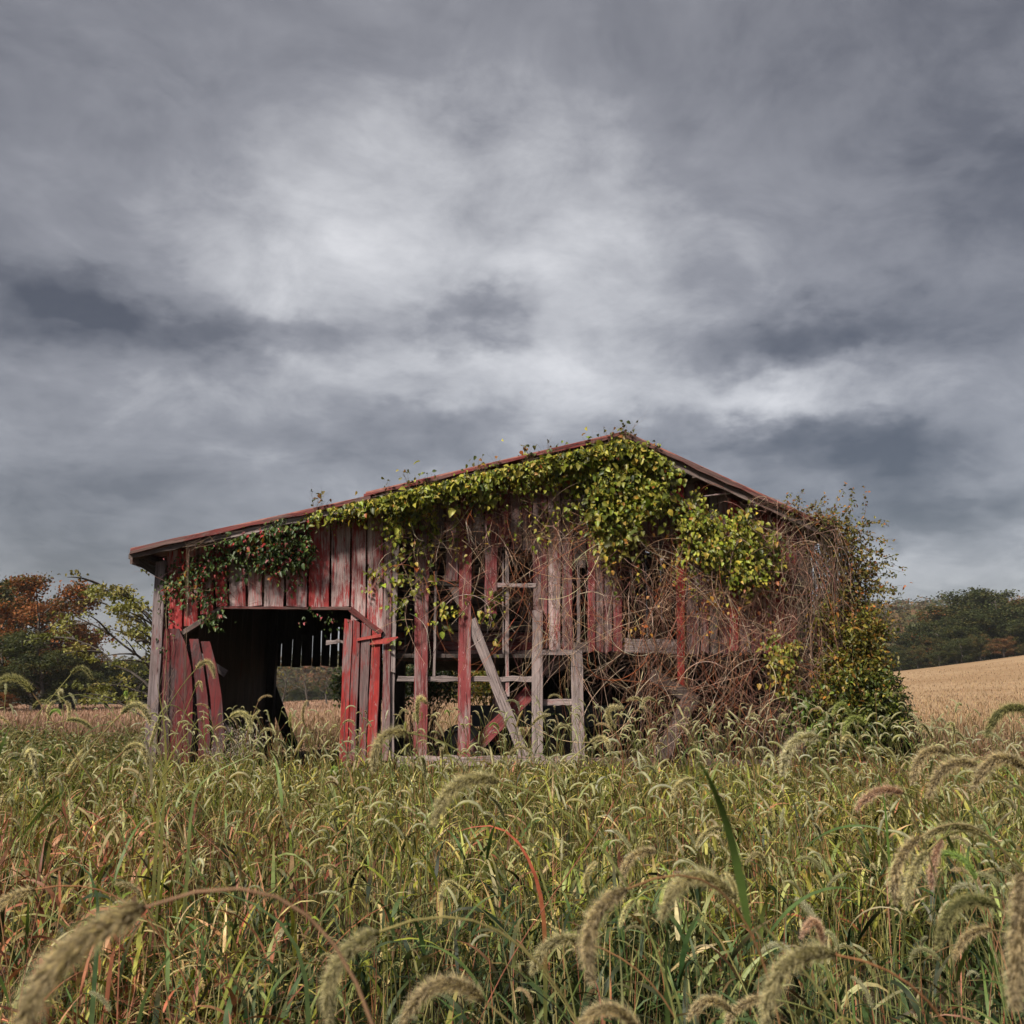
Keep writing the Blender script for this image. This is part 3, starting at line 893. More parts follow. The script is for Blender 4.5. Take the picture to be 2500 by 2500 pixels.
def stem_walks(poly, n, npts, step, near, far, bend=.22, start=None, spread=1.2, drift=.0, minx=905, grav=.10):
    """curling bare stems in front of the wall, in photo-plane steps"""
    p = poly_pts(poly, n)
    th = (rng.uniform(0, 2 * math.pi, n) if start is None else start + rng.normal(0, spread, n))
    k = rng.normal(0, bend, n)
    d = rng.uniform(near, far, n)
    X = [p[:, 0]]; Yp = [p[:, 1]]; D = [d]
    st = step * rng.uniform(.6, 1.4, n)
    for i in range(npts - 1):
        th = th + grav * np.sin(math.pi / 2 - th)
        k = k * .93 + rng.normal(0, bend * .30, n)
        th = th + k
        X.append(X[-1] + np.cos(th) * st); Yp.append(Yp[-1] + np.sin(th) * st + drift)
        D.append(np.clip(D[-1] + rng.normal(0, .025, n), .04, .9))
    X = np.array(X).T; Yp = np.array(Yp).T; D = np.array(D).T
    X = np.where(X > 2035, 2035 + (X - 2035) * .35, X)
    if minx: X = np.where(X < minx, minx + (minx - X) * .4, X)
    else: Yp = np.where((Yp > 1480) & (X > 455), 1480 - (Yp - 1480) * .6, Yp)
    lim = np.interp(X, [318, 905, 1525, 1800, 1880, 2030, 2120], [1352, 1222, 1078, 1205, 1212, 1262, 1400])
    Yp = np.where(Yp < lim, lim + (lim - Yp) * .5, Yp)
    D = np.where(Yp < lim + 40, np.maximum(D, Y0 - YF + .05), D)
    return WN(X, Yp, Y0 - D)

STEM_PAL = [(3, (.28, .165, .105)), (3.5, (.13, .062, .042)), (2.2, (.44, .33, .25)), (3, (.045, .025, .020)), (1.2, (.28, .095, .04))]
stems = Pile()
def add_stems(P, r0, r1, pal=STEM_PAL, k=3):
    n, m = P.shape[:2]
    r = rng.uniform(r0, r1, n)[:, None] * np.linspace(1, .45, m)[None]
    V, Q = tubes(P - off, r, k)
    C0 = pick(pal, n, .2)
    stems.add(V, Q, None, np.repeat(C0, m * k, 0))
    # forked side twigs
    f = rng.integers(0, n, int(n * 1.4)); j = rng.integers(2, m - 2, len(f))
    b0 = P[f, j]; tg = nrm(P[f, j + 1] - P[f, j - 1])
    d = nrm(tg + rng.normal(0, .55, tg.shape)); ln = rng.uniform(.10, .34, len(f))[:, None]
    t = np.linspace(0, 1, 6)[None, :, None]
    Pf = b0[:, None] + d[:, None] * ln[:, None] * t + np.array([0, 0, -.12]) * t ** 2 * ln[:, None] * 2 + np.cumsum(rng.normal(0, .008, (len(f), 6, 3)), 1) * (t > 0)
    V, Q = tubes(Pf - off, r[f, j][:, None] * .75 * np.linspace(1, .35, 6)[None], k)
    stems.add(V, Q, None, np.repeat(C0[f], 6 * k, 0))
midp = [(1170, 1230), (1440, 1220), (1560, 1290), (1660, 1320), (1660, 1600), (1480, 1640), (1300, 1560), (1190, 1420)]
rightp = [(1650, 1290), (1780, 1300), (1950, 1260), (2000, 1330), (2030, 1560), (2020, 1740), (1850, 1760), (1560, 1750), (1540, 1560), (1560, 1340)]
leftp = [(950, 1280), (1180, 1240), (1200, 1480), (1100, 1560), (960, 1500)]
cornr = [(1850, 1270), (1960, 1230), (2030, 1270), (2050, 1420), (1990, 1560), (1900, 1480)]
under_band = [(1000, 1240), (1200, 1200), (1420, 1200), (1640, 1300), (1900, 1390), (1900, 1450), (1640, 1420), (1400, 1320), (1150, 1320), (1000, 1320)]
add_stems(stem_walks(midp, 110, 13, 15, .06, .35, .20), .002, .0042)
add_stems(stem_walks(midp, 180, 15, 14, .06, .35, .10, math.pi / 2, .6), .002, .0042)
add_stems(stem_walks(rightp, 220, 14, 15, .06, .5, .20), .002, .0045)
add_stems(stem_walks(rightp, 320, 17, 15, .06, .5, .10, math.pi / 2, .6), .002, .0045)
add_stems(stem_walks(cornr, 190, 13, 14, .10, .6, .20), .002, .005, [(3, (.20, .125, .09)), (2, (.30, .21, .15)), (2, (.10, .06, .045))])
add_stems(stem_walks(leftp, 60, 14, 16, .05, .25, .18), .002, .0045)
add_stems(stem_walks(under_band, 340, 10, 10, .08, .40, .25, math.pi / 2, .9), .002, .004)
add_stems(stem_walks([(1520, 1580), (2000, 1580), (2010, 1800), (1540, 1800)], 150, 15, 16, .05, .6, .18), .002, .005)
add_stems(stem_walks([(1960, 1300), (2060, 1330), (2080, 1780), (1980, 1800)], 70, 15, 15, .1, .6, .15, math.pi / 2, .6), .002, .005, [(3, (.14, .085, .06)), (1, (.22, .15, .10))])
add_stems(np.concatenate(strands), .0018, .003)
add_stems(np.concatenate(spr_tw), .0015, .0028, [(1, (.07, .045, .03)), (1, (.14, .09, .05))])
# long arching runners
add_stems(stem_walks([(1000, 1300), (1500, 1290), (1900, 1380), (1900, 1650), (1400, 1600)], 34, 20, 17, .1, .4, .10), .0022, .004, [(2, (.36, .24, .15)), (2, (.40, .31, .22))])
# woody main stems climbing the right corner
for k in range(7):
    x0 = rng.uniform(1945, 2040)
    pts = [(x0, 1880)]
    for i in range(13):
        pts.append((pts[-1][0] + rng.normal(-3, 9), pts[-1][1] - 44))
    a = np.array(pts)
    add_stems(WN(a[:, 0], a[:, 1], Y0 - .2 - .15 * rng.random() + np.cumsum(rng.normal(0, .02, len(a))))[None], .012, .024, [(1, (.10, .07, .055))], 6)
tag(link('stem_tangle', stems.mesh('stem_tangle'), M_STEM, vine), kind='stuff')
add = None

# creeper on the low left end
creep = empty('virginia_creeper', tuple(W(398, 1890, Y0 - .12)), 'small creeper with dark green and red leaves over the barn doorway corner', 'vine')
CL = [vine_leaves([(402, 1395), (480, 1350), (560, 1330), (640, 1300), (735, 1265), (752, 1300), (745, 1370), (690, 1400), (620, 1390), (545, 1405), (530, 1460), (450, 1470), (410, 1450)], 190, 8, 13, .06, .28, (.045, .085), PAL_DEEP),
      vine_leaves([(600, 1310), (750, 1265), (750, 1380), (620, 1390)], 60, 9, 12, .1, .3, (.045, .085), PAL_DEEP),
      vine_leaves([(490, 1460), (545, 1450), (530, 1530), (495, 1520)], 16, 6, 9, .1, .25, (.045, .08), PAL_DEEP),
      vine_leaves([(405, 1380), (440, 1380), (430, 1560), (400, 1560)], 18, 4, 9, .04, .12, (.04, .06), PAL_DEEP),
      vine_leaves([(745, 1500), (830, 1495), (835, 1560), (815, 1570)], 7, 4, 9, .02, .1, (.04, .07), PAL_DEEP)]
P, s, yd, nd, C = (np.concatenate([v[i] for v in CL]) for i in range(5))
off = np.array(creep.location)
V, Q, T, Cv = leaf_geo(P - off, s, yd, nd, C, .8)
tag(link('foliage', mesh_np('foliage', V, Q, T, Cv), M_LEAF, creep), kind='stuff')
stems = Pile()
add_stems(stem_walks([(400, 1400), (740, 1280), (740, 1380), (480, 1480), (410, 1480)], 60, 8, 13, .03, .2, .2, minx=0), .002, .004, [(2, (.16, .09, .06)), (1, (.09, .05, .04))])
add_stems(stem_walks([(395, 1540), (430, 1540), (450, 1700), (400, 1800)], 22, 18, 14, .03, .1, .1, math.pi / 2, .5, minx=0), .002, .004, [(2, (.20, .13, .10))])
add_stems(WN(np.array([400., 402, 398, 404, 408, 405, 412, 430, 470, 540]), np.array([1885., 1810, 1730, 1650, 1570, 1500, 1440, 1400, 1370, 1340]), np.full(10, Y0 - .11))[None], .008, .01, [(1, (.13, .08, .06))], 5)
tag(link('stem_tangle', stems.mesh('stem_tangle'), M_STEM, creep), kind='stuff')

# ------------------------------------------------------------------ shrubs beside the barn
def shrub(name, label, base, lobes, pal, size, per_m3=0, group=None, stem_pal=((1, (.09, .06, .045)),), nstem=60, slim=.8, cat='shrub'):
    """lobes: (px, py, depth, rx, ry, rz in metres, clumps, leaves per clump, spread)"""
    r = empty(name, base, label, cat, group)
    off = np.array(base)
    Ps, Cs, ends = [], [], []
    for (px, py, Yd, rx, ry, rz, nc, per, sig) in lobes:
        c = np.array(W(px, py, Yd))
        u = nrm(rng.normal(0, 1, (nc, 3))) * (rng.uniform(0, 1, (nc, 1)) ** .4)
        cc = c + u * np.array([rx, ry, rz])
        cc[:, 2] = np.maximum(cc[:, 2], .25)
        ends.append(cc)
        i = np.repeat(np.arange(nc), rng.poisson(per, nc))
        Ps.append(cc[i] + rng.normal(0, sig, (len(i), 3)))
        Cs.append(pick(pal, len(i), .2) * np.clip(rng.normal(1, .2, nc), .5, 1.6)[i][:, None])
    P = np.concatenate(Ps); C = np.concatenate(Cs); n = len(P)
    V, Q, T, Cv = leaf_geo(P - off, rng.uniform(size[0], size[1], n), rng.normal(0, .8, (n, 3)) + np.array([0, -.1, -.35]), rng.normal(0, .6, (n, 3)) + np.array([0, -.4, .6]), C, slim)
    tag(link('foliage', mesh_np('foliage', V, Q, T, Cv), M_LEAF, r), kind='stuff')
    e = np.concatenate(ends)
    e = e[rng.permutation(len(e))[:nstem]]
    st = np.array(base) + np.stack([rng.normal(0, .12, len(e)), rng.normal(0, .1, len(e)), np.zeros(len(e))], -1)
    t = np.linspace(0, 1, 12)[None, :, None]
    mid = (st + e) / 2 + np.stack([rng.normal(0, .15, len(e)), rng.normal(0, .15, len(e)), rng.uniform(.1, .5, len(e))], -1)
    Pc = (1 - t) ** 2 * st[:, None] + 2 * t * (1 - t) * mid[:, None] + t ** 2 * e[:, None]
    V, Q = tubes(Pc - off, rng.uniform(.005, .014, len(e))[:, None] * np.linspace(1, .3, 12)[None], 4)
    link('branches', mesh_np('branches', V, Q, None, np.repeat(pick(list(stem_pal), len(e)), 48, 0)), M_STEM, r)
    return r

def shoots(root, specs, pal, size):
    """long thin shoots with leaves along them, leaving the outline of a bush"""
    off = np.array(root.location)
    g, st = [], []
    for (px, py, Y, ang, ln) in specs:
        m = 14
        a = ang + np.cumsum(rng.normal(.03, .10, m))
        X = px + np.cumsum(np.cos(a) * ln / m); Yp = py + np.cumsum(np.sin(a) * ln / m)
        P = WN(X, Yp, Y + np.cumsum(rng.normal(0, .015, m)))
        st.append(P)
        k = rng.random(m) < .75
        Pl = np.repeat(P[k], 2, 0); q = len(Pl)
        g.append(leaf_geo(Pl - off + rng.normal(0, .015, (q, 3)), rng.uniform(*size, q), rng.normal(0, .8, (q, 3)) + np.array([0, 0, -.4]), rng.normal(0, .7, (q, 3)) + np.array([0, -.4, .5]), pick(pal, q), .8))
    o = Pile()
    for V, Q, T, C in g: o.add(V, Q, T, C)
    tag(link('foliage', o.mesh('foliage'), M_LEAF, root), kind='stuff')
    A = np.array(st)
    V, Q = tubes(A - off, np.full(A.shape[:2], .003) * np.linspace(1, .4, 14)[None], 3)
    link('shoots', mesh_np('shoots', V, Q, None, np.tile((.10, .06, .04), (len(V), 1))), M_STEM, root)

def gpt(px, Y):
    x = W(px, 1700, Y).x
    return (x, Y, float(gz(x, Y)))
PAL_AUT = [(4, (.11, .10, .025)), (3, (.16, .13, .03)), (2, (.22, .12, .03)), (1.2, (.26, .09, .025)), (2, (.07, .075, .018))]
sap = shrub('vine_draped_sapling', 'airy sapling draped in yellowing vine beside the barn corner', gpt(2045, 12.9),
      [(2030, 1325, 12.75, .34, .35, .36, 120, 9, .07), (2065, 1390, 12.8, .42, .35, .48, 130, 8, .08), (2110, 1430, 12.8, .30, .3, .42, 60, 5, .09), (2105, 1350, 12.8, .24, .2, .32, 36, 5, .09), (2010, 1278, 12.5, .22, .25, .14, 50, 9, .05),
       (2050, 1480, 12.7, .42, .35, .3, 110, 10, .07)], PAL_AUT, (.03, .065), nstem=190)
shoots(sap, [(rng.uniform(2000, 2120), rng.uniform(1270, 1470), 12.7 + rng.uniform(-.2, .2), rng.uniform(-1.3, .5), rng.uniform(60, 130)) for _ in range(46)], PAL_AUT, (.03, .06))
shoots(sap, [(rng.uniform(1900, 2030), rng.uniform(1235, 1275), 12.3, rng.uniform(-1.6, -.3), rng.uniform(30, 70)) for _ in range(14)], PAL_AUT, (.025, .05))
bu = shrub('shrub', 'dense yellow-green bush filling the space beside the barn corner', gpt(2065, 12.7),
      [(2060, 1560, 12.55, .44, .4, .50, 190, 12, .08), (2085, 1650, 12.5, .46, .4, .50, 190, 12, .08), (2040, 1690, 12.4, .34, .3, .45, 90, 10, .08), (2120, 1590, 12.6, .20, .3, .45, 50, 9, .07), (2135, 1530, 12.6, .14, .2, .3, 28, 8, .07)],
      [(3, (.12, .115, .018)), (2, (.065, .070, .014)), (3, (.19, .155, .028)), (1.6, (.24, .12, .025))], (.035, .075), nstem=90)
shoots(bu, [(rng.uniform(2060, 2150), rng.uniform(1500, 1720), 12.5 + rng.uniform(-.2, .1), rng.uniform(-1.0, 1.0), rng.uniform(40, 90)) for _ in range(34)], PAL_AUT, (.03, .06))
lo = shrub('shrub', 'low bright green leafy bush below the yellow-green bush', gpt(2120, 12.5),
      [(2110, 1700, 12.3, .42, .35, .36, 120, 13, .07), (2140, 1745, 12.3, .36, .35, .36, 110, 13, .07), (2060, 1790, 12.2, .5, .35, .30, 90, 10, .08)],
      [(3, (.060, .080, .015)), (2, (.13, .14, .024)), (2, (.03, .042, .011))], (.035, .075), nstem=50)
shoots(lo, [(rng.uniform(2080, 2170), rng.uniform(1660, 1790), 12.3, rng.uniform(-1.2, .8), rng.uniform(40, 80)) for _ in range(22)], [(1, (.09, .12, .02)), (1, (.05, .07, .015))], (.03, .06))
shrub('shrub', 'dark evergreen shrub at the edge of the tan field', gpt(2185, 13.0),
      [(2175, 1795, 12.9, .40, .35, .36, 190, 15, .05), (2195, 1725, 12.9, .14, .15, .36, 70, 12, .04), (2215, 1850, 12.7, .42, .3, .22, 110, 13, .05)],
      [(3, (.026, .036, .014)), (2, (.04, .048, .018)), (1, (.055, .042, .02))], (.03, .055), nstem=40, slim=.5)
for (px, Y, lab, wpx, pal) in ((1035, 20.6, 'leafy green shrub seen through the barn behind the bare stud', 1.0, 0), (1190, 21.4, 'loose shrub with yellowing leaves behind the barn brace', .8, 1), (880, 20.4, 'dark leafy shrub behind the red door leaf', .6, 0)):
    b = gpt(px, Y)
    shrub('shrub', lab, b, [(px, 1652, Y, .9 * wpx, .4, .30, 130, 10, .08), (px - 30, 1690, Y, .7 * wpx, .3, .30, 40, 8, .09), (px + 50, 1680, Y, .5 * wpx, .3, .4, 50, 8, .09)],
          PAL_DEEP[:3] if pal == 0 else PAL_YEL, (.05, .10), nstem=50)
for (px, Y) in ((1640, 19.6), (1800, 19.8), (1950, 19.2)):
    shrub('shrub', 'autumn shrub behind the vine-covered right end of the barn', gpt(px, Y), [(px, 1740, Y, .8, .4, .5, 90, 9, .1), (px + 40, 1690, Y, .6, .4, .4, 60, 9, .1)], PAL_AUT, (.05, .1), group='shrubs behind the barn', nstem=40)

# ------------------------------------------------------------------ trees
def tree_meshes(h, rad, pal, nleaf, size, seed, bare=.28, droop=.0, nlimb=13, flat=1.0, sig=.085):
    """tapered trunk with limbs and a crown of leaf clumps, base at the origin"""
    r = np.random.default_rng(seed)
    m = 9
    z = np.linspace(0, h * .86, m)
    tr = np.stack([np.cumsum(r.normal(0, .012 * h, m)), np.cumsum(r.normal(0, .012 * h, m)), z], -1)
    tr[0, :2] = 0
    wood_p = Pile()
    V, Q = tubes(tr[None], (h * .026 * np.linspace(1, .25, m))[None], 8)
    wood_p.add(V, Q)
    limbs, ends = [], []
    for i in range(nlimb):
        f = bare + (.95 - bare) * (i + r.random()) / nlimb
        st = np.array([np.interp(f * h * .86, z, tr[:, k]) for k in range(3)])
        az = i * 2.4 + r.normal(0, .4)
        ln = rad * (1.12 - .55 * max(0, (f - .45)) / .55) * r.uniform(.75, 1.15) * (.75 if f < bare + .1 else 1)
        up = r.uniform(.25, .75) + .5 * f
        t = np.linspace(0, 1, 8)
        L = np.stack([st[0] + np.cos(az) * ln * t, st[1] + np.sin(az) * ln * t, st[2] + ln * (up * t - droop * t * t)], -1)
        L[1:] += np.cumsum(r.normal(0, .02 * ln, (7, 3)), 0)
        limbs.append(L); ends.append(L[3:])
        for j in range(4):
            k = r.integers(2, 7)
            a2 = az + r.choice([-1, 1]) * r.uniform(.4, 1.1)
            l2 = ln * r.uniform(.3, .55)
            L2 = L[k] + np.stack([np.cos(a2) * l2 * t, np.sin(a2) * l2 * t, l2 * (r.uniform(.1, .8) * t - droop * t * t)], -1)
            limbs.append(L2); ends.append(L2[3:])
    A = np.array(limbs)
    V, Q = tubes(A, (h * .008 * r.uniform(.6, 1.2, len(A)))[:, None] * np.linspace(1, .2, 8)[None], 4)
    wood_p.add(V, Q)
    E = np.concatenate(ends)
    crown = Pile()
    if nleaf:
        nc = max(40, nleaf // 26)
        c = E[r.integers(0, len(E), nc)] + r.normal(0, rad * sig * 1.05, (nc, 3)) * np.array([1, 1, .8 * flat])
        i = np.repeat(np.arange(nc), r.poisson(nleaf / nc, nc))
        n = len(i)
        P = c[i] + r.normal(0, rad * sig, (n, 3)) * np.array([1, 1, .65 * flat])
        w = np.array([p[0] for p in pal]); cc = np.array([p[1] for p in pal])
        ci = r.choice(len(pal), nc, p=w / w.sum())
        Cl = cc[ci][i] * r.normal(1, .14, (n, 1)) * np.clip(r.normal(1, .16, nc), .55, 1.5)[i][:, None]
        V, Q, T, Cv = leaf_geo(P, r.uniform(size * .6, size * 1.2, n), r.normal(0, 1, (n, 3)), r.normal(0, .7, (n, 3)) + np.array([0, 0, .9]), np.clip(Cl, .004, 1))
        crown.add(V, Q, T, Cv)
    a, b = wood_p.mesh('trunk'), (crown.mesh('crown') if nleaf else None)
    TOP[a.name] = float(np.quantile(np.concatenate((crown if nleaf else wood_p).V)[:, 2], .995))
    return a, b
TOP = {}

OR = [(5, (.19, .066, .018)), (3, (.14, .060, .016)), (2, (.065, .052, .013)), (1, (.24, .08, .02))]
GR = [(4, (.030, .040, .012)), (3, (.048, .054, .014)), (1, (.085, .072, .018))]
OL = [(4, (.060, .057, .015)), (2, (.095, .068, .017)), (3, (.038, .043, .012)), (.7, (.15, .06, .018))]
BR = [(3, (.12, .065, .028)), (2, (.09, .06, .022)), (1, (.17, .07, .03))]
protos = {}
for key, pal, sd in (('orange', OR, 1), ('green', GR, 2), ('green2', GR, 3), ('olive', OL, 4), ('russet', BR, 5), ('olive2', OL, 6)):
    a, b = tree_meshes(10, 3.9, pal, 15000, .24, sd, bare=.10, nlimb=16)
    a.materials.append(M_BARK); b.materials.append(M_TREE)
    protos[key] = (a, b)
a, _ = tree_meshes(10, 3.8, OR, 0, .2, 21, bare=.3, nlimb=18)
a.materials.append(M_BARK)
a2, b2 = tree_meshes(10, 3.8, BR, 500, .22, 22, bare=.3, nlimb=18)
a2.materials.append(M_BARK); b2.materials.append(M_TREE)
protos['bare'] = (a2, b2)

def tree(key, label, px, Y, top, wide=1.0, group='trees', rot=None, name='tree', sink=0.0):
    """a tree whose top reaches photo row top when seen at depth Y"""
    x = W(px, 1700, Y).x
    z0 = float(gz(x, Y)) - .05 - sink
    h = W(px, top, Y).z - z0
    o = empty(name, (x, Y, z0), label, 'tree', group)
    o.rotation_euler = (0, 0, random.uniform(0, 6.28) if rot is None else rot)
    a, b = protos[key]
    k = h / TOP[a.name]
    o.scale = (k * wide, k * wide, k)
    link('trunk', a, None, o)
    if b: link('crown', b, None, o)
    return o
gl = 'trees at the far side of the left field'
for key, lab, px, Y, top, wd in (
        ('orange', 'big orange-leaved tree, the tallest of the trees across the pinkish field', 85, 72, 1420, 1.15), ('olive', 'tall olive tree with thin top beside the big orange tree', -70, 76, 1390, 1.1),
        ('green', 'dense green tree in front of the big orange tree', -5, 65, 1545, 1.5), ('olive2', 'olive tree on the barn side of the big orange tree', 180, 76, 1550, 1.0),
        ('russet', 'russet tree behind the olive trees', 150, 84, 1520, 1.0), ('green2', 'round green tree between the olive tree and the barn', 265, 82, 1612, 1.5),
        ('green', 'low dark green tree at the field edge under the orange tree', 95, 64, 1590, 1.7), ('green2', 'low broad dark green tree at the field edge below the olive tree', 185, 70, 1640, 1.8),
        ('green', 'green tree seen just past the corner post of the barn', 340, 88, 1625, 1.5), ('olive', 'olive tree far beyond the corner post of the barn', 420, 95, 1615, 1.3),
        ('green2', 'low bushy tree beside the corner post of the barn', 330, 78, 1665, 2.0), ('orange', 'small orange tree low under the green tree', 10, 61, 1690, 1.5)):
    tree(key, lab, px, Y, top, wd, gl)
for px, Y, top, wd in ((690, 62, 1618, 1.0), (752, 66, 1615, 1.05), (800, 74, 1640, 1.1)):
    tree('bare', 'thin nearly leafless tree standing beyond the barn', px, Y, top, wd, 'leafless trees beyond the barn')
gb = 'trees beyond the field behind the barn'
for i, px in enumerate(range(560, 1400, 70)):
    tree(random.choice(['olive', 'green', 'russet', 'green2']), 'autumn tree beyond the field behind the barn', px + random.uniform(-20, 20), random.uniform(150, 175), 1655 + random.uniform(-8, 14), 1.5, gb)
gr = 'wood on the crest of the tan field'
labs = {'green': 'dark green', 'green2': 'deep green, dense', 'olive': 'olive-brown', 'olive2': 'loose olive', 'russet': 'russet'}
rows = ('at the front edge of the wood along the tan field', 'in the middle of the wood behind the tan field', 'on the skyline of the wood behind the tan field')
tops = lambda px: float(np.interp(px, [1950, 2150, 2200, 2260, 2330, 2380, 2430, 2480, 2550, 2700], [1600, 1585, 1560, 1530, 1515, 1475, 1455, 1472, 1474, 1480]))
for row, (Y, dt, step) in enumerate(((138, 72, 50), (147, 34, 52), (157, -6, 50))):
    px = 1990 + row * 12
    while px < 2720:
        key = random.choice(['green', 'green2', 'green', 'olive', 'olive2'] + (['russet'] if row == 0 else []))
        tree(key, labs[key] + ' tree ' + rows[row], px, Y + random.uniform(-3, 3), tops(px) + dt + random.uniform(-20, 24), random.uniform(1.15, 1.6), gr)
        px += step * random.uniform(.8, 1.2)

# tree standing behind the barn, its boughs reaching out past the corner post
ta, tb = tree_meshes(4.0, 2.1, [(4, (.17, .17, .045)), (3, (.11, .12, .03)), (2, (.22, .19, .06))], 5600, .085, 44, bare=.10, droop=.25, nlimb=22, flat=.6, sig=.05)
ta.materials.append(M_BARK); tb.materials.append(M_TREE)
protos['near'] = (ta, tb)
tree('near', 'pale green tree behind the barn with boughs past the corner post', 372, 20.6, 1345, 1.0, 'trees', rot=1.0)
# far wooded ridge
def far_wood():
    n = 1500
    Y = rng.uniform(250, 560, n)
    X = rng.uniform(-.62, .66, n) * Y
    z = gz(X, Y)
    per = 90
    i = np.repeat(np.arange(n), per)
    m = len(i)
    u = nrm(rng.normal(0, 1, (m, 3))) * rng.uniform(.6, 1, (m, 1))
    P = np.stack([X[i], Y[i], z[i] + 7], -1) + u * np.array([5, 5, 6.5])
    pal = [(3, (.060, .060, .022)), (3, (.085, .070, .025)), (2, (.12, .070, .03)), (1, (.045, .055, .02)), (.6, (.15, .065, .03))]
    C = pick(pal, n, .15)[i] * rng.normal(1, .15, (m, 1))
    yd = nrm(rng.normal(0, 1, (m, 3))); xd = nrm(np.cross(yd, u + np.array([0, 0, .6])))
    s_ = rng.uniform(.35, .8, m)[:, None]
    V = np.stack([P - xd * s_, P - yd * s_, P + xd * s_, P + yd * s_], 1)
    Cv = np.repeat(np.clip(C, .01, 1), 4, 0)
    tag(link('far_wood', mesh_np('far_wood', V, np.arange(m * 4), None, Cv), M_TREE), 'autumn wood covering the far ridge', 'wood', kind='stuff')
far_wood()

def box_part(name, lo, hi, mat, parent):
    (x0, y0, z0), (x1, y1, z1) = lo, hi
    V = [(x0, y0, z0), (x1, y0, z0), (x1, y1, z0), (x0, y1, z0), (x0, y0, z1), (x1, y0, z1), (x1, y1, z1), (x0, y1, z1)]
    me = bpy.data.meshes.new(name)
    me.from_pydata(V, [], [(3, 2, 1, 0), (4, 5, 6, 7), (0, 1, 5, 4), (1, 2, 6, 5), (2, 3, 7, 6), (3, 0, 4, 7)])
    return link(name, me, mat, parent)
# ------------------------------------------------------------------ inside the barn and against it
wb = gpt(1320, 14.6)
wag = empty('farm_wagon', (wb[0], 14.6, ground_barn), 'old dull blue farm wagon parked inside the barn behind the upright posts', 'wagon')
box_part('bed', (-1.0, 0, .62), (1.25, 1.9, .78), M_BLUE, wag)
box_part('side_rail', (-1.02, -.03, .78), (1.27, .02, .92), M_BLUE, wag)
box_part('axle', (-.8, .5, .38), (1.05, .6, .46), M_IRON, wag)
box_part('tool_box', (.1, .02, .2), (.9, .5, .6), M_BROWN, wag)
def wheel(parent, c, r, w):
    k = 20
    prof = [(r * .35, -w / 2), (r * .72, -w / 2), (r * .76, -w * .62), (r * .97, -w * .5), (r, 0), (r * .97, w * .5), (r * .76, w * .62), (r * .35, w / 2)]
    V, Q = [], []
    for i in range(k):
        a = 2 * math.pi * i / k
        for rr, yy in prof:
            V.append((c[0] + math.cos(a) * rr, c[1] + yy, c[2] + math.sin(a) * rr))
    n = len(prof)
    for i in range(k):
        for j in range(n):
            Q.append((i * n + j, i * n + (j + 1) % n, ((i + 1) % k) * n + (j + 1) % n, ((i + 1) % k) * n + j))
    me = bpy.data.meshes.new('wheel')
    me.from_pydata(V, [], Q)
    link('wheel', me, M_RUBBER, parent)
for c in ((-.6, .1, .36), (.95, .1, .36), (-.6, 1.7, .36), (.95, 1.7, .36)):
    wheel(wag, c, .36, .16)
tb_ = gpt(1130, 13.9)
tyre = empty('tractor_tyre', (tb_[0], 13.9, ground_barn), 'black worn tyre standing on the barn floor behind the red upright board', 'tyre')
wheel(tyre, (0, 0, .34), .34, .18)
tyre.children[0].name = 'tread'
def loose(name, label, p, q, w, mat, dy):
    a = W(*p, Y0 - dy); b_ = W(*q, Y0 - dy * .6)
    o = board(name, None, a, b_, w, w, .03, mat)
    tag(o, label, 'board', None)
    return o
loose('fallen_board', 'loose red-edged board lying aslant under the vines', (1588, 1646), (1702, 1714), .16, M_BROWN, .12)
loose('fallen_board', 'broad brown board leaning up from the grass under the vines', (1612, 1850), (1690, 1702), .2, M_BROWN, .2)
loose('fallen_branch', 'dead pale branch lodged under the roof slope above the vine', (1690, 1216), (1826, 1198), .02, M_GREY, .35)['category'] = 'branch'

# ------------------------------------------------------------------ field crop, weeds and meadow grass
def in_barn(X, Y, m=.0):
    return (X > lw - m) & (X < rw + m) & (Y > Y0 - m) & (Y < YB + m)

def stubble():
    n = 95000
    Y = np.exp(rng.uniform(math.log(17), math.log(120), n))
    X = rng.uniform(-.62, .64, n) * Y
    keep = ~in_barn(X, Y, .6) & ~((X < 5) & (Y < 20.5 + 1.5 * wob(X, Y, .4)))
    keep &= ~((Y < 20.5) & (X < rw) & (X > lw))
    X, Y = X[keep], Y[keep]
    n = len(X)
    z = gz(X, Y)
    L = rng.uniform(.14, .42, n) * np.interp(Y, [17, 40, 120], [1.25, .75, .5])
    V, Q, t = blades(np.stack([X, Y, z], -1), rng.uniform(0, 6.28, n), L, rng.uniform(.012, .035, n) * np.interp(Y, [17, 120], [1, 2.4]), rng.uniform(0, .5, n), rng.uniform(0, .9, n), 2, tipw=3)
    left = 1 - ss(-16, 2, X)
    C = pick([(5, (.33, .23, .135)), (4, (.27, .18, .10)), (2, (.17, .105, .06)), (1.2, (.085, .055, .035))], n, .12)
    C = C * (1 - left[:, None]) + left[:, None] * pick([(4, (.29, .185, .13)), (3, (.23, .145, .095)), (1, (.12, .07, .045))], n, .15)
    near = (ss(45, 20, Y))[:, None]
    C = C * (1 - .38 * near)
    o = link('crop_stubble', mesh_np('crop_stubble', V, Q, None, np.repeat(C, 6, 0)), M_DRY)
    tag(o, 'dry tan crop covering the fields behind the barn', 'crop', kind='stuff')
stubble()

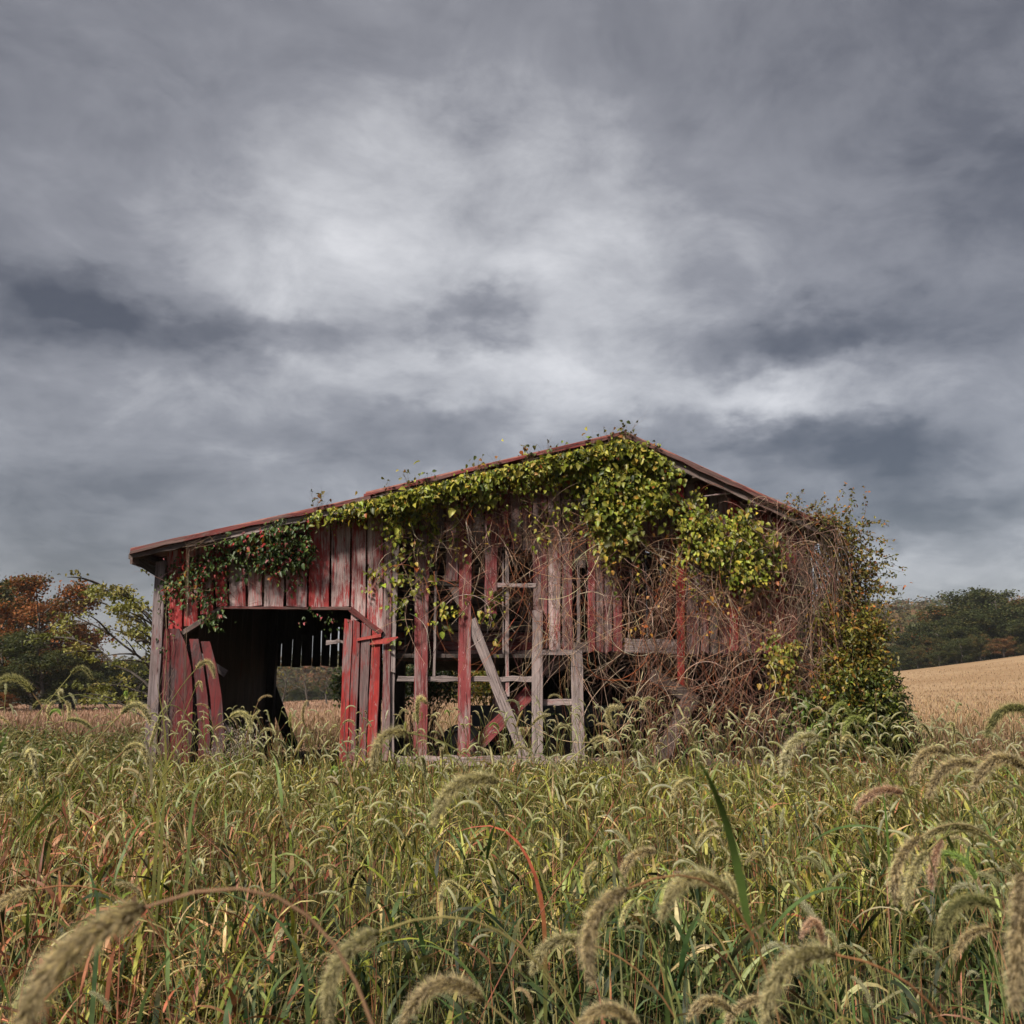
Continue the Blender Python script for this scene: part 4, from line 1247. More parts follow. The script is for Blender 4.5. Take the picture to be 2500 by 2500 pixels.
def weeds():
    """low broad-leaved growth along the barn sides and the field edge"""
    Ps, Cs, Ss = [], [], []
    n = 22000
    Y = rng.uniform(9.5, 23.5, n); X = rng.uniform(-.66, -.36, n) * Y
    k = ~in_barn(X, Y, .15)
    X, Y = X[k], Y[k]
    hgt = np.clip(.30 + .25 * wob(X, Y, 1.3), .08, .6)
    Ps.append(np.stack([X, Y, gz(X, Y) + rng.uniform(.02, 1, len(X)) * hgt], -1))
    Cs.append(pick([(4, (.075, .085, .022)), (3, (.11, .105, .032)), (1, (.16, .13, .05)), (2, (.045, .055, .016)), (.6, (.18, .08, .04))], len(X)))
    Ss.append(rng.uniform(.04, .085, len(X)))
    n = 16000
    Y = rng.uniform(10.5, 21, n); X = rng.uniform(.25, .66, n) * Y
    k = (~in_barn(X, Y, -.3)) & (X > 3.0)
    X, Y = X[k], Y[k]
    hgt = np.clip(.22 + .22 * wob(X, Y, 1.1, 3), .05, .5)
    Ps.append(np.stack([X, Y, gz(X, Y) + rng.uniform(.02, 1, len(X)) * hgt], -1))
    Cs.append(pick([(4, (.13, .065, .04)), (3, (.18, .09, .055)), (2, (.07, .04, .026)), (1, (.07, .075, .022))], len(X)))
    Ss.append(rng.uniform(.03, .06, len(X)))
    n = 9000     # weeds in the drive floor of the barn and behind it
    Y = rng.uniform(14.5, 24, n); X = rng.uniform(-.32, .10, n) * Y
    hgt = np.clip(.20 + .2 * wob(X, Y, 1.6, 5), .04, .45)
    Ps.append(np.stack([X, Y, gz(X, Y) + rng.uniform(.02, 1, n) * hgt], -1))
    Cs.append(pick([(3, (.06, .065, .02)), (3, (.15, .08, .045)), (2, (.09, .06, .03))], n))
    Ss.append(rng.uniform(.03, .065, n))
    P, C, s = np.concatenate(Ps), np.concatenate(Cs), np.concatenate(Ss)
    n = len(P)
    V, Q, T, Cv = leaf_geo(P, s, rng.normal(0, 1, (n, 3)) * np.array([1, 1, .5]), rng.normal(0, .5, (n, 3)) + np.array([0, -.2, 1]), C, .7)
    tag(link('ground_cover', mesh_np('ground_cover', V, Q, T, Cv), M_LEAF), 'low leafy weeds around the foot of the barn', 'weeds', kind='stuff')
weeds()

GREENS = [(4, (.125, .145, .018)), (3, (.21, .205, .032)), (3.4, (.026, .040, .008)), (1.6, (.31, .27, .075)), (.6, (.44, .37, .17))]
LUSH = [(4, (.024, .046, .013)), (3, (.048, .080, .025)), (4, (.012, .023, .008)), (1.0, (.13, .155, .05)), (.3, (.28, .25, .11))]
REDS = [(3, (.22, .075, .038)), (3, (.29, .13, .070)), (2.4, (.13, .045, .026)), (1.2, (.30, .20, .09))]

def grass_colours(X, Y):
    n = len(X)
    C = pick(GREENS, n)
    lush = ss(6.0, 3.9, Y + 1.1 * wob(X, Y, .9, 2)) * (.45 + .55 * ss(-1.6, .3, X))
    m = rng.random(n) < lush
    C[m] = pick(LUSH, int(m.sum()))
    # reddened patches: strongest on the left of the middle distance, thin elsewhere
    pr = .55 * ss(.30, .85, wob(X, Y, .75, 1.2) * .7 + .75 * ss(1.0, -1.6, X) * ss(2.6, 3.8, Y) * ss(9.5, 6.0, Y)) + .035
    pr = pr * (1 - .6 * lush) + .22 * ss(2.0, 4.0, X) * ss(8, 11, Y)
    m = rng.random(n) < pr
    C[m] = pick(REDS, int(m.sum()))
    C = C * np.clip(1 + .50 * wob(X, Y, 1.1, 8) + .30 * wob(X, Y, 3.7, 3), .38, 1.8)[:, None]
    return C

def clump(X, Y):
    """share of the grass that stands at a spot: thick tussocks and thin gaps"""
    return np.clip(.66 + .85 * wob(X, Y, 1.9, 11) + .35 * wob(X, Y, 4.4, 5), .10, 1)

def meadow():
    o = Pile()
    def batch(n, y0, y1, hmul, wmul, seg, fan, curl=(.5, 2.2), lmin=.30, lmax=.62, ymode=1.6):
        # tufts of several blades
        nt = n // fan
        u = rng.random(nt)
        Yt = (y0 ** ymode + u * (y1 ** ymode - y0 ** ymode)) ** (1 / ymode)
        Xt = rng.uniform(-.66, .66, nt) * (Yt + .6)
        i = np.repeat(np.arange(nt), fan)
        X = Xt[i] + rng.normal(0, .05, len(i)); Y = Yt[i] + rng.normal(0, .05, len(i))
        k = (~in_barn(X, Y, -.05)) & (Y > y0 - .2) & (rng.random(len(X)) < clump(X, Y))
        X, Y = X[k], Y[k]
        n = len(X)
        tall = .86 + .34 * wob(X, Y, .8, 6) + .10 * wob(X, Y, 2.4, 2) + .26 * wob(X, Y, 1.9, 11)
        tall = tall * np.interp(Y, [1.5, 3.2, 5, 8, 11, 13], [.62, .70, .95, .86, .58, .46])
        L = rng.uniform(lmin, lmax, n) * tall * hmul * np.exp(rng.normal(0, .16, n))
        w = rng.uniform(.0042, .0095, n) * wmul * np.interp(Y, [1.5, 6, 13], [.95, 1.0, 1.35])
        z = gz(X, Y)
        V, Q, t = blades(np.stack([X, Y, z], -1), rng.uniform(0, 6.283, n), L, w, np.abs(rng.normal(.22, .2, n)), rng.uniform(*curl, n), seg, 1.5, rng.normal(0, .9, n))
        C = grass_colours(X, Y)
        tip = rng.random(n) ** 3
        dry = pick([(1, (.30, .22, .10)), (1, (.28, .13, .07))], n)
        f = (np.clip((t[None] - .35) / .65, 0, 1) * tip[:, None])[..., None]
        Cv = C[:, None, :] * (1 - f) + dry[:, None, :] * f
        o.add(V, Q, None, np.repeat(Cv, 2, 1))
    batch(14000, 1.7, 5.4, .9, 1.7, 7, 7, (.9, 2.6), lmin=.26, lmax=.60, ymode=1.5)
    batch(15000, 4.0, 13.2, .9, 1.6, 5, 6, ymode=1.5)
    batch(9500, 6.5, 13.6, .85, 1.5, 4, 6, ymode=1.3)
    batch(6000, 1.7, 8, .60, 1.1, 5, 9, (.8, 2.6), ymode=1.3)           # fine undergrowth
    batch(9000, 9.0, 16.5, .62, 1.4, 4, 5, ymode=1.0)
    def culm_leaves(n, y0, y1, ymode, seg, lmul=1.0):
        # broad leaves clasping the culms well above the ground, arching over
        nt = n // 4
        u = rng.random(nt)
        Yt = (y0 ** ymode + u * (y1 ** ymode - y0 ** ymode)) ** (1 / ymode)
        Xt = rng.uniform(-.64, .64, nt) * (Yt + .5)
        tall = np.clip(.9 + .3 * wob(Xt, Yt, .8, 6), .5, 1.3) * np.interp(Yt, [1.5, 3.2, 5, 8, 11, 13], [.62, .76, 1.0, .90, .64, .50])
        i = np.repeat(np.arange(nt), 4)
        X = Xt[i] + rng.normal(0, .012, len(i)); Y = Yt[i] + rng.normal(0, .012, len(i))
        z = gz(X, Y) + rng.uniform(.06, .40, len(i)) * tall[i]
        k = ~in_barn(X, Y, .1) & (rng.random(len(X)) < clump(X, Y))
        X, Y, z = X[k], Y[k], z[k]; n = len(X)
        L = rng.uniform(.14, .38, n) * lmul
        w = rng.uniform(.011, .026, n) * np.interp(Y, [1.5, 4, 13], [.75, .95, 1.0])
        V, Q, t = blades(np.stack([X, Y, z], -1), rng.uniform(0, 6.283, n), L, w, np.clip(rng.normal(.45, .25, n), .05, 1.2), rng.uniform(.5, 2.4, n), seg, 1.4, rng.normal(0, 1.1, n), 1.8)
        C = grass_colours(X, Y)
        m = rng.random(n) < .22 * ss(3.0, 6.0, Y) + .05
        C[m] = pick([(2, (.22, .22, .095)), (1, (.30, .26, .13)), (1, (.16, .19, .06))], int(m.sum()))
        tip = rng.random(n) ** 2.2
        dry = pick([(1, (.32, .25, .12)), (1, (.30, .13, .07))], n)
        f = (np.clip((t[None] - .3) / .7, 0, 1) * tip[:, None])[..., None]
        Cv = C[:, None, :] * (1 - f) + dry[:, None, :] * f
        o.add(V, Q, None, np.repeat(Cv, 2, 1))
        # the culms themselves
        k2 = ~in_barn(Xt, Yt, .1)
        Xc, Yc, tc = Xt[k2], Yt[k2], tall[k2]
        n = len(Xc)
        V, Q, t = blades(np.stack([Xc, Yc, gz(Xc, Yc)], -1), rng.uniform(0, 6.28, n), rng.uniform(.46, .62, n) * tc, rng.uniform(.0025, .0045, n), rng.uniform(0, .1, n), rng.uniform(.05, .4, n), 3, 1.2, None, 6)
        o.add(V, Q, None, np.repeat(pick([(3, (.20, .18, .07)), (2, (.12, .13, .04)), (2, (.25, .10, .055))], n), 8, 0))
    culm_leaves(5800, 2.2, 5.5, 1.3, 7, .95)
    culm_leaves(16500, 4.5, 12.9, 1.45, 6)
    culm_leaves(5000, 8.0, 13.0, 1.0, 5, .9)
    # upright culms
    n = 2500
    Y = (2.6 ** 1.4 + rng.random(n) * (12.6 ** 1.4 - 2.6 ** 1.4)) ** (1 / 1.4)
    X = rng.uniform(-.62, .62, n) * (Y + .5)
    k = ~in_barn(X, Y, .05); X, Y = X[k], Y[k]; n = len(X)
    V, Q, t = blades(np.stack([X, Y, gz(X, Y)], -1), rng.uniform(0, 6.28, n), rng.uniform(.35, .7, n) * np.interp(Y, [2.6, 5, 13], [.8, 1, .85]), rng.uniform(.003, .005, n), rng.uniform(0, .25, n), rng.uniform(.05, .5, n), 3, 1.2, None, 6)
    o.add(V, Q, None, np.repeat(pick([(3, (.22, .19, .075)), (2, (.13, .14, .04)), (2, (.26, .11, .06))], n), 8, 0))
    print('grass verts', o.n)
    g = link('meadow_grass', o.mesh('meadow_grass'), M_GRASS)
    tag(g, 'long green and reddening meadow grass in front of the barn', 'grass', kind='stuff')
meadow()

# ------------------------------------------------------------------ foxtail grass
def arc_lines(P0, az, phi0, curl, L, n, power=1.0):
    """centre lines that start at P0 leaning phi0 from vertical and bend on by curl towards heading az"""
    t = np.linspace(0, 1, n)
    phi = phi0[:, None] + curl[:, None] * t[None] ** power
    mid = (phi[:, 1:] + phi[:, :-1]) / 2
    st = (L / (n - 1))[:, None]
    N = len(P0)
    h = np.concatenate([np.zeros((N, 1)), np.cumsum(np.sin(mid) * st, 1)], 1)
    z = np.concatenate([np.zeros((N, 1)), np.cumsum(np.cos(mid) * st, 1)], 1)
    return np.stack([P0[:, 0:1] + h * np.cos(az)[:, None], P0[:, 1:2] + h * np.sin(az)[:, None], P0[:, 2:3] + z], -1)

def head_geo(Pc, rad, nb, bl, bw, core, bris, k=6, bump=.25, seeds=0):
    """seed heads on centre lines Pc (N,n,3): a knobbly core and bristles"""
    N, n, _ = Pc.shape
    t = np.linspace(0, 1, n)
    prof = np.minimum(1, .55 + t * 6) * np.minimum(1, (1 - t) * 3.2 + .30)
    Rr = rad[:, None] * prof[None]
    V, Q = tubes(Pc, Rr, k)
    if bump:
        cen = np.repeat(Pc.reshape(-1, 3), k, 0)
        V = cen + (V - cen) * (1 + rng.uniform(-bump, bump * 1.6, (len(V), 1)))
    out = Pile()
    out.add(V, Q, None, np.repeat(core, n * k, 0) * rng.uniform(.7, 1.25, (len(V), 1)))
    T = nrm(np.gradient(Pc, axis=1))
    if seeds:
        m = N * seeds
        ih = np.repeat(np.arange(N), seeds)
        tt = rng.random(m) ** .9 * (n - 1.001)
        i0 = tt.astype(int); f = (tt - i0)[:, None]
        c = Pc[ih, i0] * (1 - f) + Pc[ih, i0 + 1] * f
        tg = T[ih, i0]
        rv = rng.normal(0, 1, (m, 3)); rv = nrm(rv - (rv * tg).sum(1, keepdims=True) * tg)
        ax = nrm(rv * .75 + tg * .65); bx = nrm(np.cross(ax, tg + .01)); cx = np.cross(ax, bx)
        sl = (rad[ih] * .62 * rng.uniform(.75, 1.25, m))[:, None]; sw = sl * .48
        p0 = c + rv * (Rr[ih, i0] * rng.uniform(.75, 1.05, m))[:, None]
        Vs = np.stack([p0 - ax * sl * .6, p0 + bx * sw, p0 + cx * sw, p0 - bx * sw, p0 - cx * sw, p0 + ax * sl], 1)
        o6 = (np.arange(m) * 6)[:, None, None]
        tr_ = np.array([(0, 2, 1), (0, 3, 2), (0, 4, 3), (0, 1, 4), (5, 1, 2), (5, 2, 3), (5, 3, 4), (5, 4, 1)])[None] + o6
        out.add(Vs, None, tr_.reshape(-1, 3), np.repeat((core[ih] * .6 + bris[ih] * .28) * rng.uniform(.55, 1.35, (m, 1)), 6, 0))
    m = N * nb
    ih = np.repeat(np.arange(N), nb)
    tt = rng.random(m) * (n - 1.001)
    i0 = tt.astype(int); f = (tt - i0)[:, None]
    c = Pc[ih, i0] * (1 - f) + Pc[ih, i0 + 1] * f
    tg = T[ih, i0]
    rv = rng.normal(0, 1, (m, 3))
    rv = nrm(rv - (rv * tg).sum(1, keepdims=True) * tg)
    d = nrm(rv * rng.uniform(.6, 1.0, (m, 1)) + tg * rng.uniform(.35, .9, (m, 1)))
    ln = (bl[ih] * rng.uniform(.6, 1.2, m) * np.minimum(1, .5 + (1 - tt / (n - 1)) * 2))[:, None]
    side = nrm(np.cross(d, rng.normal(0, 1, (m, 3)))) * (bw[ih] * .5)[:, None]
    b0 = c + rv * (Rr[ih, i0] * .6)[:, None]
    Vb = np.stack([b0 - side, b0 + side, b0 + d * ln], 1)
    out.add(Vb, None, np.arange(m * 3).reshape(-1, 3), np.repeat(bris[ih] * rng.uniform(.75, 1.25, (m, 1)), 3, 0))
    return out

HEAD_CORE = np.array([.13, .115, .040]); HEAD_BRIS = np.array([.80, .72, .46])
def head_cols(n):
    v = rng.normal(0, 1, (n, 1))
    core = HEAD_CORE * (1 + .15 * v) * rng.normal(1, .06, (n, 3))
    bris = HEAD_BRIS * (1 + .12 * v) * rng.normal(1, .05, (n, 3))
    return np.clip(core, .02, .6), np.clip(bris, .03, .7)

def far_foxtails():
    n = 3300
    Y = (4.2 ** 1.5 + rng.random(n) * (12.7 ** 1.5 - 4.2 ** 1.5)) ** (1 / 1.5)
    X = rng.uniform(-.60, .62, n) * Y
    dens = .50 + .85 * wob(X, Y, .8, 4) + .25 * ss(-2, 3, X)
    k = (rng.random(n) < dens) & ~in_barn(X, Y, .1)
    X, Y = X[k], Y[k]; n = len(X)
    g = np.stack([X, Y, gz(X, Y)], -1)
    Hs = rng.uniform(.36, .98, n) * np.interp(Y, [4, 7, 11, 13], [.85, 1, 1.0, .95])
    az = np.where(rng.random(n) < .62, math.pi, 0) + rng.normal(0, .9, n)
    lean = np.where(rng.random(n) < .14, rng.uniform(.5, 1.1, n), rng.uniform(.0, .3, n))
    st = arc_lines(g, az, lean, rng.uniform(.1, .5, n), Hs, 6, 2.0)
    V, Q = tubes(st, np.full((n, 6), .0016) * np.interp(Y, [4, 13], [1, 1.6])[:, None], 3)
    o = Pile()
    o.add(V, Q, None, np.repeat(pick([(3, (.20, .19, .07)), (2, (.14, .15, .045)), (1, (.27, .14, .07))], n), 18, 0))
    end = st[:, -1]; dlt = st[:, -1] - st[:, -2]
    ph = np.arctan2(np.linalg.norm(dlt[:, :2], axis=1), dlt[:, 2])
    L = np.clip(np.exp(rng.normal(-2.36, .26, n)), .045, .15)
    Pc = arc_lines(end, az, ph, rng.uniform(.2, 2.7, n), L, 8)
    core, bris = head_cols(n)
    core = core * .25 + bris * .60
    h = head_geo(Pc, L * .056, 70, L * .10, np.full(n, .0013), core, bris, 5, .2)
    for v, q, t_, c in ((np.concatenate(h.V), h.Q[0], h.T[0], np.concatenate(h.C)),):
        o.add(v, q, t_, c)
    print('far foxtails', n)
    tag(link('distant_foxtails', o.mesh('distant_foxtails'), M_SEED), 'thick stand of small foxtail seed heads reaching to the barn', 'foxtail grass', kind='stuff')
far_foxtails()

GRP = 'foxtail grass plants in front of the barn'
LAB = None
def fox_label(tone, curl, X, Y):
    pose = 'slightly bent' if curl < 1.0 else ('arching' if curl < 1.8 else 'tightly hooked')
    px = 1250 + X / Y * F
    side = ('before the far trees' if px < 380 else 'below the wagon doorway' if px < 960 else 'below the bare upright posts' if px < 1440 else 'below the vine tangle' if px < 2000 else 'below the bushes' if px < 2230 else 'towards the tan field')
    deep = 'close to the barn' if Y > 8 else ('halfway to the barn' if Y > 4.5 else ('low in the front grass' if Y > 2 else 'at the meadow edge'))
    return f'{tone} foxtail, {pose} head, {deep}, {side}'
TONES = {'straw': 'straw-coloured', 'pink': 'pinkish', 'green': 'vivid green', 'pale': 'pale', 'dark': 'dark green', 'brown': 'brownish'}
leafm = []
for i in range(10):
    L = rng.uniform(.16, .34); w = rng.uniform(.008, .014)
    V, Q, t = blades(np.zeros((1, 3)), np.zeros(1), np.array([L]), np.array([w]), np.array([rng.uniform(.3, .7)]), np.array([rng.uniform(.5, 2.0)]), 9, 1.4, np.array([rng.normal(0, 1)]), 2.0)
    c = pick([(4, (.085, .115, .028)), (2, (.06, .095, .026)), (2, (.16, .16, .05)), (.7, (.20, .085, .045)), (1, (.28, .22, .10))], 1)[0]
    Cv = np.repeat((c[None] * np.linspace(.9, 1.15, 10)[:, None]), 2, 0)
    me = mesh_np('leaf', V, Q, None, Cv); me.materials.append(M_GRASS)
    leafm.append(me)

def stem_mesh(Pc, r, c):
    V, Q = tubes(Pc[None], np.linspace(r * 1.25, r, len(Pc))[None], 6)
    me = mesh_np('stem', V, Q, None, np.tile(c, (len(V), 1))); me.materials.append(M_GRASS)
    return me

def add_leaves(root, Pc, k, sc=1.0):
    """leaves set on the stem, clasping it"""
    for j in range(k):
        f = rng.uniform(.18, .72)
        i = int(f * (len(Pc) - 1))
        p = Pc[i]
        M = Matrix.Translation(Vector(p)) @ Matrix.Rotation(rng.uniform(0, 6.28), 4, 'Z') @ Matrix.Scale(sc * rng.uniform(.75, 1.25), 4)
        link('leaf', leafm[rng.integers(0, len(leafm))], None, root, M)

STEMC = [(3, (.22, .20, .075)), (2, (.15, .16, .05)), (1, (.28, .14, .07))]
# prototypes for the plants of the middle distance
pro = []
for i in range(16):
    L = rng.uniform(.095, .145)
    lean = rng.uniform(.03, .2)
    st = arc_lines(np.zeros((1, 3)), np.zeros(1), np.array([lean]), np.array([rng.uniform(.15, .6)]), np.array([.86 - L * .6]), 12, 2.2)
    d = st[0, -1] - st[0, -2]
    ph = math.atan2(d[0], d[2])
    cu = rng.uniform(.5, 2.6)
    Pc = arc_lines(st[:, -1], np.zeros(1), np.array([ph]), np.array([cu]), np.array([L]), 22, rng.uniform(.8, 1.4))
    core, bris = head_cols(1)
    core = core * .6 + bris * .22
    if i in (3, 9): bris = bris * np.array([1.05, .86, .85]); core = core * np.array([1.15, .85, .85])
    if i in (5,): bris = bris * np.array([.75, 1.1, .5]); core = core * np.array([.7, 1.1, .6])
    h = head_geo(Pc, np.array([L * .040]), 620, np.array([L * .115]), np.array([.0006]), core, bris, 7, .2, 130)
    hm = h.mesh('seed_head'); hm.materials.append(M_SEED)
    pro.append((stem_mesh(st[0], .0014, pick(STEMC, 1)[0]), hm, st[0], ('pinkish' if i in (3, 9) else 'greenish' if i == 5 else 'straw-coloured', cu)))
placed = 0
N_MID = 226
tries = 0
while placed < N_MID and tries < 5000:
    tries += 1
    Yp = rng.choice([rng.uniform(2.3, 6.5), rng.uniform(5, 12.4), rng.uniform(9, 12.5)], p=[.5, .28, .22])
    Xp = rng.uniform(-.53, .55) * Yp
    if rng.random() > .6 + .35 * wob(Xp, Yp, .8, 4) + .2 * ss(-1, 2.5, Xp): continue
    if Xp < .6 and Yp < 4.5 and rng.random() < .55: continue
    j = rng.integers(0, len(pro))
    k = (rng.uniform(.66, 1.08) if rng.random() < .78 else rng.uniform(1.05, 1.3)) * float(np.interp(Yp, [2, 3.5, 6, 11], [.82, .90, 1.02, 1.08]))
    g = float(gz(Xp, Yp))
    r = empty('foxtail_plant', (Xp, Yp, g), fox_label(*pro[j][3], Xp, Yp), 'foxtail', GRP); r['kind'] = 'thing'
    r.rotation_euler = (0, 0, (math.pi if rng.random() < .6 else 0) + rng.normal(0, .9))
    kh = k
    r.scale = (kh, kh, kh)
    sm, hm, sp_, hp = pro[j]
    link('stem', sm, None, r); link('seed_head', hm, None, r)
    add_leaves(r, sp_, int(rng.integers(1, 4)))
    placed += 1

# the single plants one can point at: seed head given by where it leaves the stem, its crown and its tip in the photograph
def quad3(A, B, Cc, n):
    """curve through three points"""
    la = (B - A).length; lb = (Cc - B).length
    tb = la / (la + lb + 1e-9)
    ctrl = (B - A * (1 - tb) ** 2 - Cc * tb ** 2) / (2 * tb * (1 - tb))
    t = np.linspace(0, 1, n)[:, None]
    a, c, d = (np.array(v) for v in (A, ctrl, Cc))
    return (1 - t) ** 2 * a + 2 * t * (1 - t) * c + t ** 2 * d

def hero(att, crown, tip, length=.12, tone='straw', label=LAB, dz=0.0, back=None, leaves=1, fat=1.0):
    (ax, ay), (bx, by), (cx, cy) = att, crown, tip
    lp = math.hypot(bx - ax, by - ay) + math.hypot(cx - bx, cy - by)
    Yd = F * length / lp
    Yd = min(max(Yd, .55), 9.5)
    A = W(ax, ay, Yd); B = W(bx, by, Yd - .01); Cc = W(cx, cy, Yd - dz)
    Pc = quad3(A, B, Cc, 30)
    L = float(np.linalg.norm(np.diff(Pc, axis=0), axis=1).sum())
    side = 1 if ax > cx else -1
    if abs(ax - cx) < 10: side = rng.choice([-1, 1]) * .4
    back = (.30 + .3 * rng.random()) * side if back is None else back
    gx = A.x + back * min(1.0, .4 + Yd * .2); gy = Yd + rng.uniform(.0, .25)
    G = Vector((gx, gy, float(gz(gx, gy))))
    tang = Vector(Pc[0] - Pc[3]).normalized()
    P1 = G + Vector((0, 0, .55 * max(.2, A.z - G.z)))
    P2 = A + tang * .30 * min(1.0, max(.3, A.z - G.z))
    t = np.linspace(0, 1, 22)[:, None]
    g_, p1, p2, a_ = (np.array(v) for v in (G, P1, P2, A))
    st = (1 - t) ** 3 * g_ + 3 * t * (1 - t) ** 2 * p1 + 3 * t * t * (1 - t) * p2 + t ** 3 * a_
    st[-1] = Pc[0] + (Pc[1] - Pc[0]) * .3
    if label is None:
        turn = (Pc[1] - Pc[0]).dot(Pc[-1] - Pc[-2]) / (np.linalg.norm(Pc[1] - Pc[0]) * np.linalg.norm(Pc[-1] - Pc[-2]))
        label = fox_label(TONES[tone], math.acos(max(-1, min(1, turn))), A.x, Yd)
    r = empty('foxtail_plant', tuple(G), label, 'foxtail', GRP); r['kind'] = 'thing'
    core, bris = head_cols(1)
    core, bris = core * .75, np.clip(HEAD_BRIS * rng.normal(1.02, .06), .05, .85)[None]
    if tone == 'pink': core, bris = np.array([[.18, .10, .06]]), np.array([[.80, .58, .46]])
    if tone == 'green': core, bris = np.array([[.09, .12, .026]]), np.array([[.55, .60, .24]])
    if tone == 'pale': core, bris = np.array([[.16, .14, .055]]), np.array([[.88, .82, .60]])
    if tone == 'dark': core, bris = np.array([[.055, .060, .018]]), np.array([[.52, .49, .25]])
    if tone == 'brown': core, bris = np.array([[.085, .062, .028]]), np.array([[.80, .67, .45]])
    nb = 1900 if Yd < 1.6 else (1200 if Yd < 3.5 else 700)
    h = head_geo(Pc[None] - g_, np.array([L * .044 * fat]), nb, np.array([L * .125 * fat]), np.array([.00036 if Yd < 1.6 else .0006]), core, bris, 7, .2, 260 if Yd < 3.5 else 120)
    link('seed_head', h.mesh('seed_head'), M_SEED, r)
    link('stem', stem_mesh(st - g_, .0014, pick(STEMC, 1)[0]), None, r)
    if leaves:
        add_leaves(r, st - g_, leaves, 1.1)
    return r

H = hero
H((352, 2216), (240, 2270), (50, 2520), .15, 'brown', 'large blurred foxtail head drooping low at the very front of the grass', fat=1.15)
H((84, 2172), (30, 2190), (-40, 2260), .12, 'brown')
H((922, 2276), (850, 2320), (806, 2500), .13, 'straw', 'tall foxtail with a long bent brown head beside the yellow grass tuft')
H((1178, 2440), (1095, 2400), (980, 2500), .14, 'brown')
H((1214, 1908), (1140, 1905), (1058, 2015), .12, 'straw', 'foxtail with a fuzzy drooping head just above the red curling blade')
H((990, 1788), (950, 1790), (912, 1885), .11, 'straw', 'tall foxtail nodding in front of the red door leaf')
H((1998, 1800), (1950, 1805), (1910, 1895), .11, 'pale', 'tall pale foxtail arching over the grass below the vine-covered corner')
H((2204, 1936), (2150, 1930), (2090, 1978), .10, 'pink', 'foxtail with a pink-tipped head among the straw-coloured ones')
H((2390, 1872), (2325, 1866), (2265, 1950), .12, 'brown')
H((2318, 1838), (2265, 1836), (2228, 1915), .11, 'brown')
H((2520, 1890), (2440, 1852), (2375, 1930), .13, 'brown')
H((2530, 1745), (2455, 1732), (2408, 1800), .13, 'dark', 'dark green foxtail head standing tall against the tan field')
H((2245, 2045), (2205, 2085), (2186, 2205), .12, 'brown')
H((2390, 2036), (2325, 2018), (2255, 2050), .12, 'straw')
H((2300, 2050), (2280, 2100), (2275, 2170), .10, 'pink')
H((2262, 2080), (2230, 2130), (2215, 2220), .11, 'straw')
H((1790, 2190), (1690, 2142), (1614, 2245), .13, 'straw')
H((1795, 2205), (1785, 2150), (1770, 2130), .07, 'straw')
H((1602, 2080), (1552, 2086), (1520, 2155), .11, 'brown')
H((1528, 2172), (1478, 2205), (1446, 2400), .13, 'brown')
H((1426, 2300), (1360, 2296), (1298, 2380), .12, 'straw')
H((2035, 2330), (1950, 2335), (1868, 2510), .14, 'straw', 'big foxtail with a thick arching head in front of the small pink one')
H((2432, 2214), (2360, 2200), (2288, 2315), .13, 'dark')
H((2500, 2130), (2488, 2280), (2478, 2460), .15, 'brown', 'very large blurred foxtail head hanging straight down', fat=1.1)
H((2010, 2312), (1985, 2250), (1955, 2290), .08, 'pink', 'small pink foxtail head curled over behind a thick straw one')
H((1436, 2180), (1432, 2140), (1455, 2105), .07, 'straw')
H((1548, 2198), (1530, 2220), (1515, 2265), .07, 'straw')
H((1560, 2520), (1485, 2462), (1405, 2520), .11, 'brown')
H((1785, 2470), (1730, 2442), (1680, 2490), .10, 'brown')
H((1880, 2440), (1820, 2450), (1770, 2510), .11, 'brown')
H((2420, 2270), (2370, 2280), (2330, 2340), .09, 'brown')
H((2076, 1748), (2055, 1718), (2030, 1748), .09, 'green', 'vivid green foxtail head, the higher of two beside the bush', fat=.85)
H((2112, 1770), (2085, 1752), (2058, 1795), .09, 'green', 'vivid green foxtail head, the lower of two beside the bush', fat=.85)
H((2085, 1812), (2070, 1798), (2052, 1830), .08, 'straw')
H((78, 1690), (38, 1655), (-22, 1676), .12, 'dark', 'tall green foxtail head reaching up before the trees', fat=.85)
H((174, 1646), (198, 1630), (225, 1658), .10, 'dark', 'thin arching foxtail head alone against the dark trees')
H((152, 1716), (149, 1700), (146, 1690), .05, 'pale', 'foxtail with a round pale head seen end on', dz=.10)
H((138, 1710), (124, 1720), (120, 1755), .08, 'straw'); H((160, 1712), (168, 1725), (164, 1762), .08, 'straw')
H((80, 1730), (100, 1712), (126, 1722), .09, 'dark')
H((165, 1758), (200, 1762), (224, 1780), .09, 'dark')
H((297, 1742), (335, 1722), (368, 1768), .11, 'straw'); H((384, 1762), (376, 1790), (366, 1822), .09, 'straw')
H((66, 1792), (40, 1790), (20, 1825), .10, 'dark')
H((64, 1850), (70, 1836), (90, 1900), .09, 'pale', 'pale foxtail head on a thin straight upright stalk')
H((264, 1895), (264, 1880), (266, 1862), .07, 'pale'); H((170, 1950), (175, 1985), (178, 2010), .08, 'pale')
H((350, 1830), (335, 1822), (300, 1850), .09, 'straw'); H((302, 1835), (335, 1820), (362, 1868), .10, 'straw')
H((210, 1830), (215, 1800), (224, 1792), .08, 'straw'); H((208, 1828), (190, 1850), (165, 1888), .09, 'straw')
H((400, 1920), (395, 1900), (388, 1880), .08, 'pale'); H((25, 1770), (8, 1755), (-15, 1745), .08, 'brown')
H((480, 1632), (505, 1616), (524, 1655), .10, 'straw', 'tall foxtail nodding in front of the leaning red door boards')
H((478, 1678), (486, 1665), (494, 1688), .07, 'straw')
H((563, 1750), (592, 1742), (614, 1785), .10, 'straw'); H((612, 1770), (620, 1750), (634, 1734), .08, 'straw')
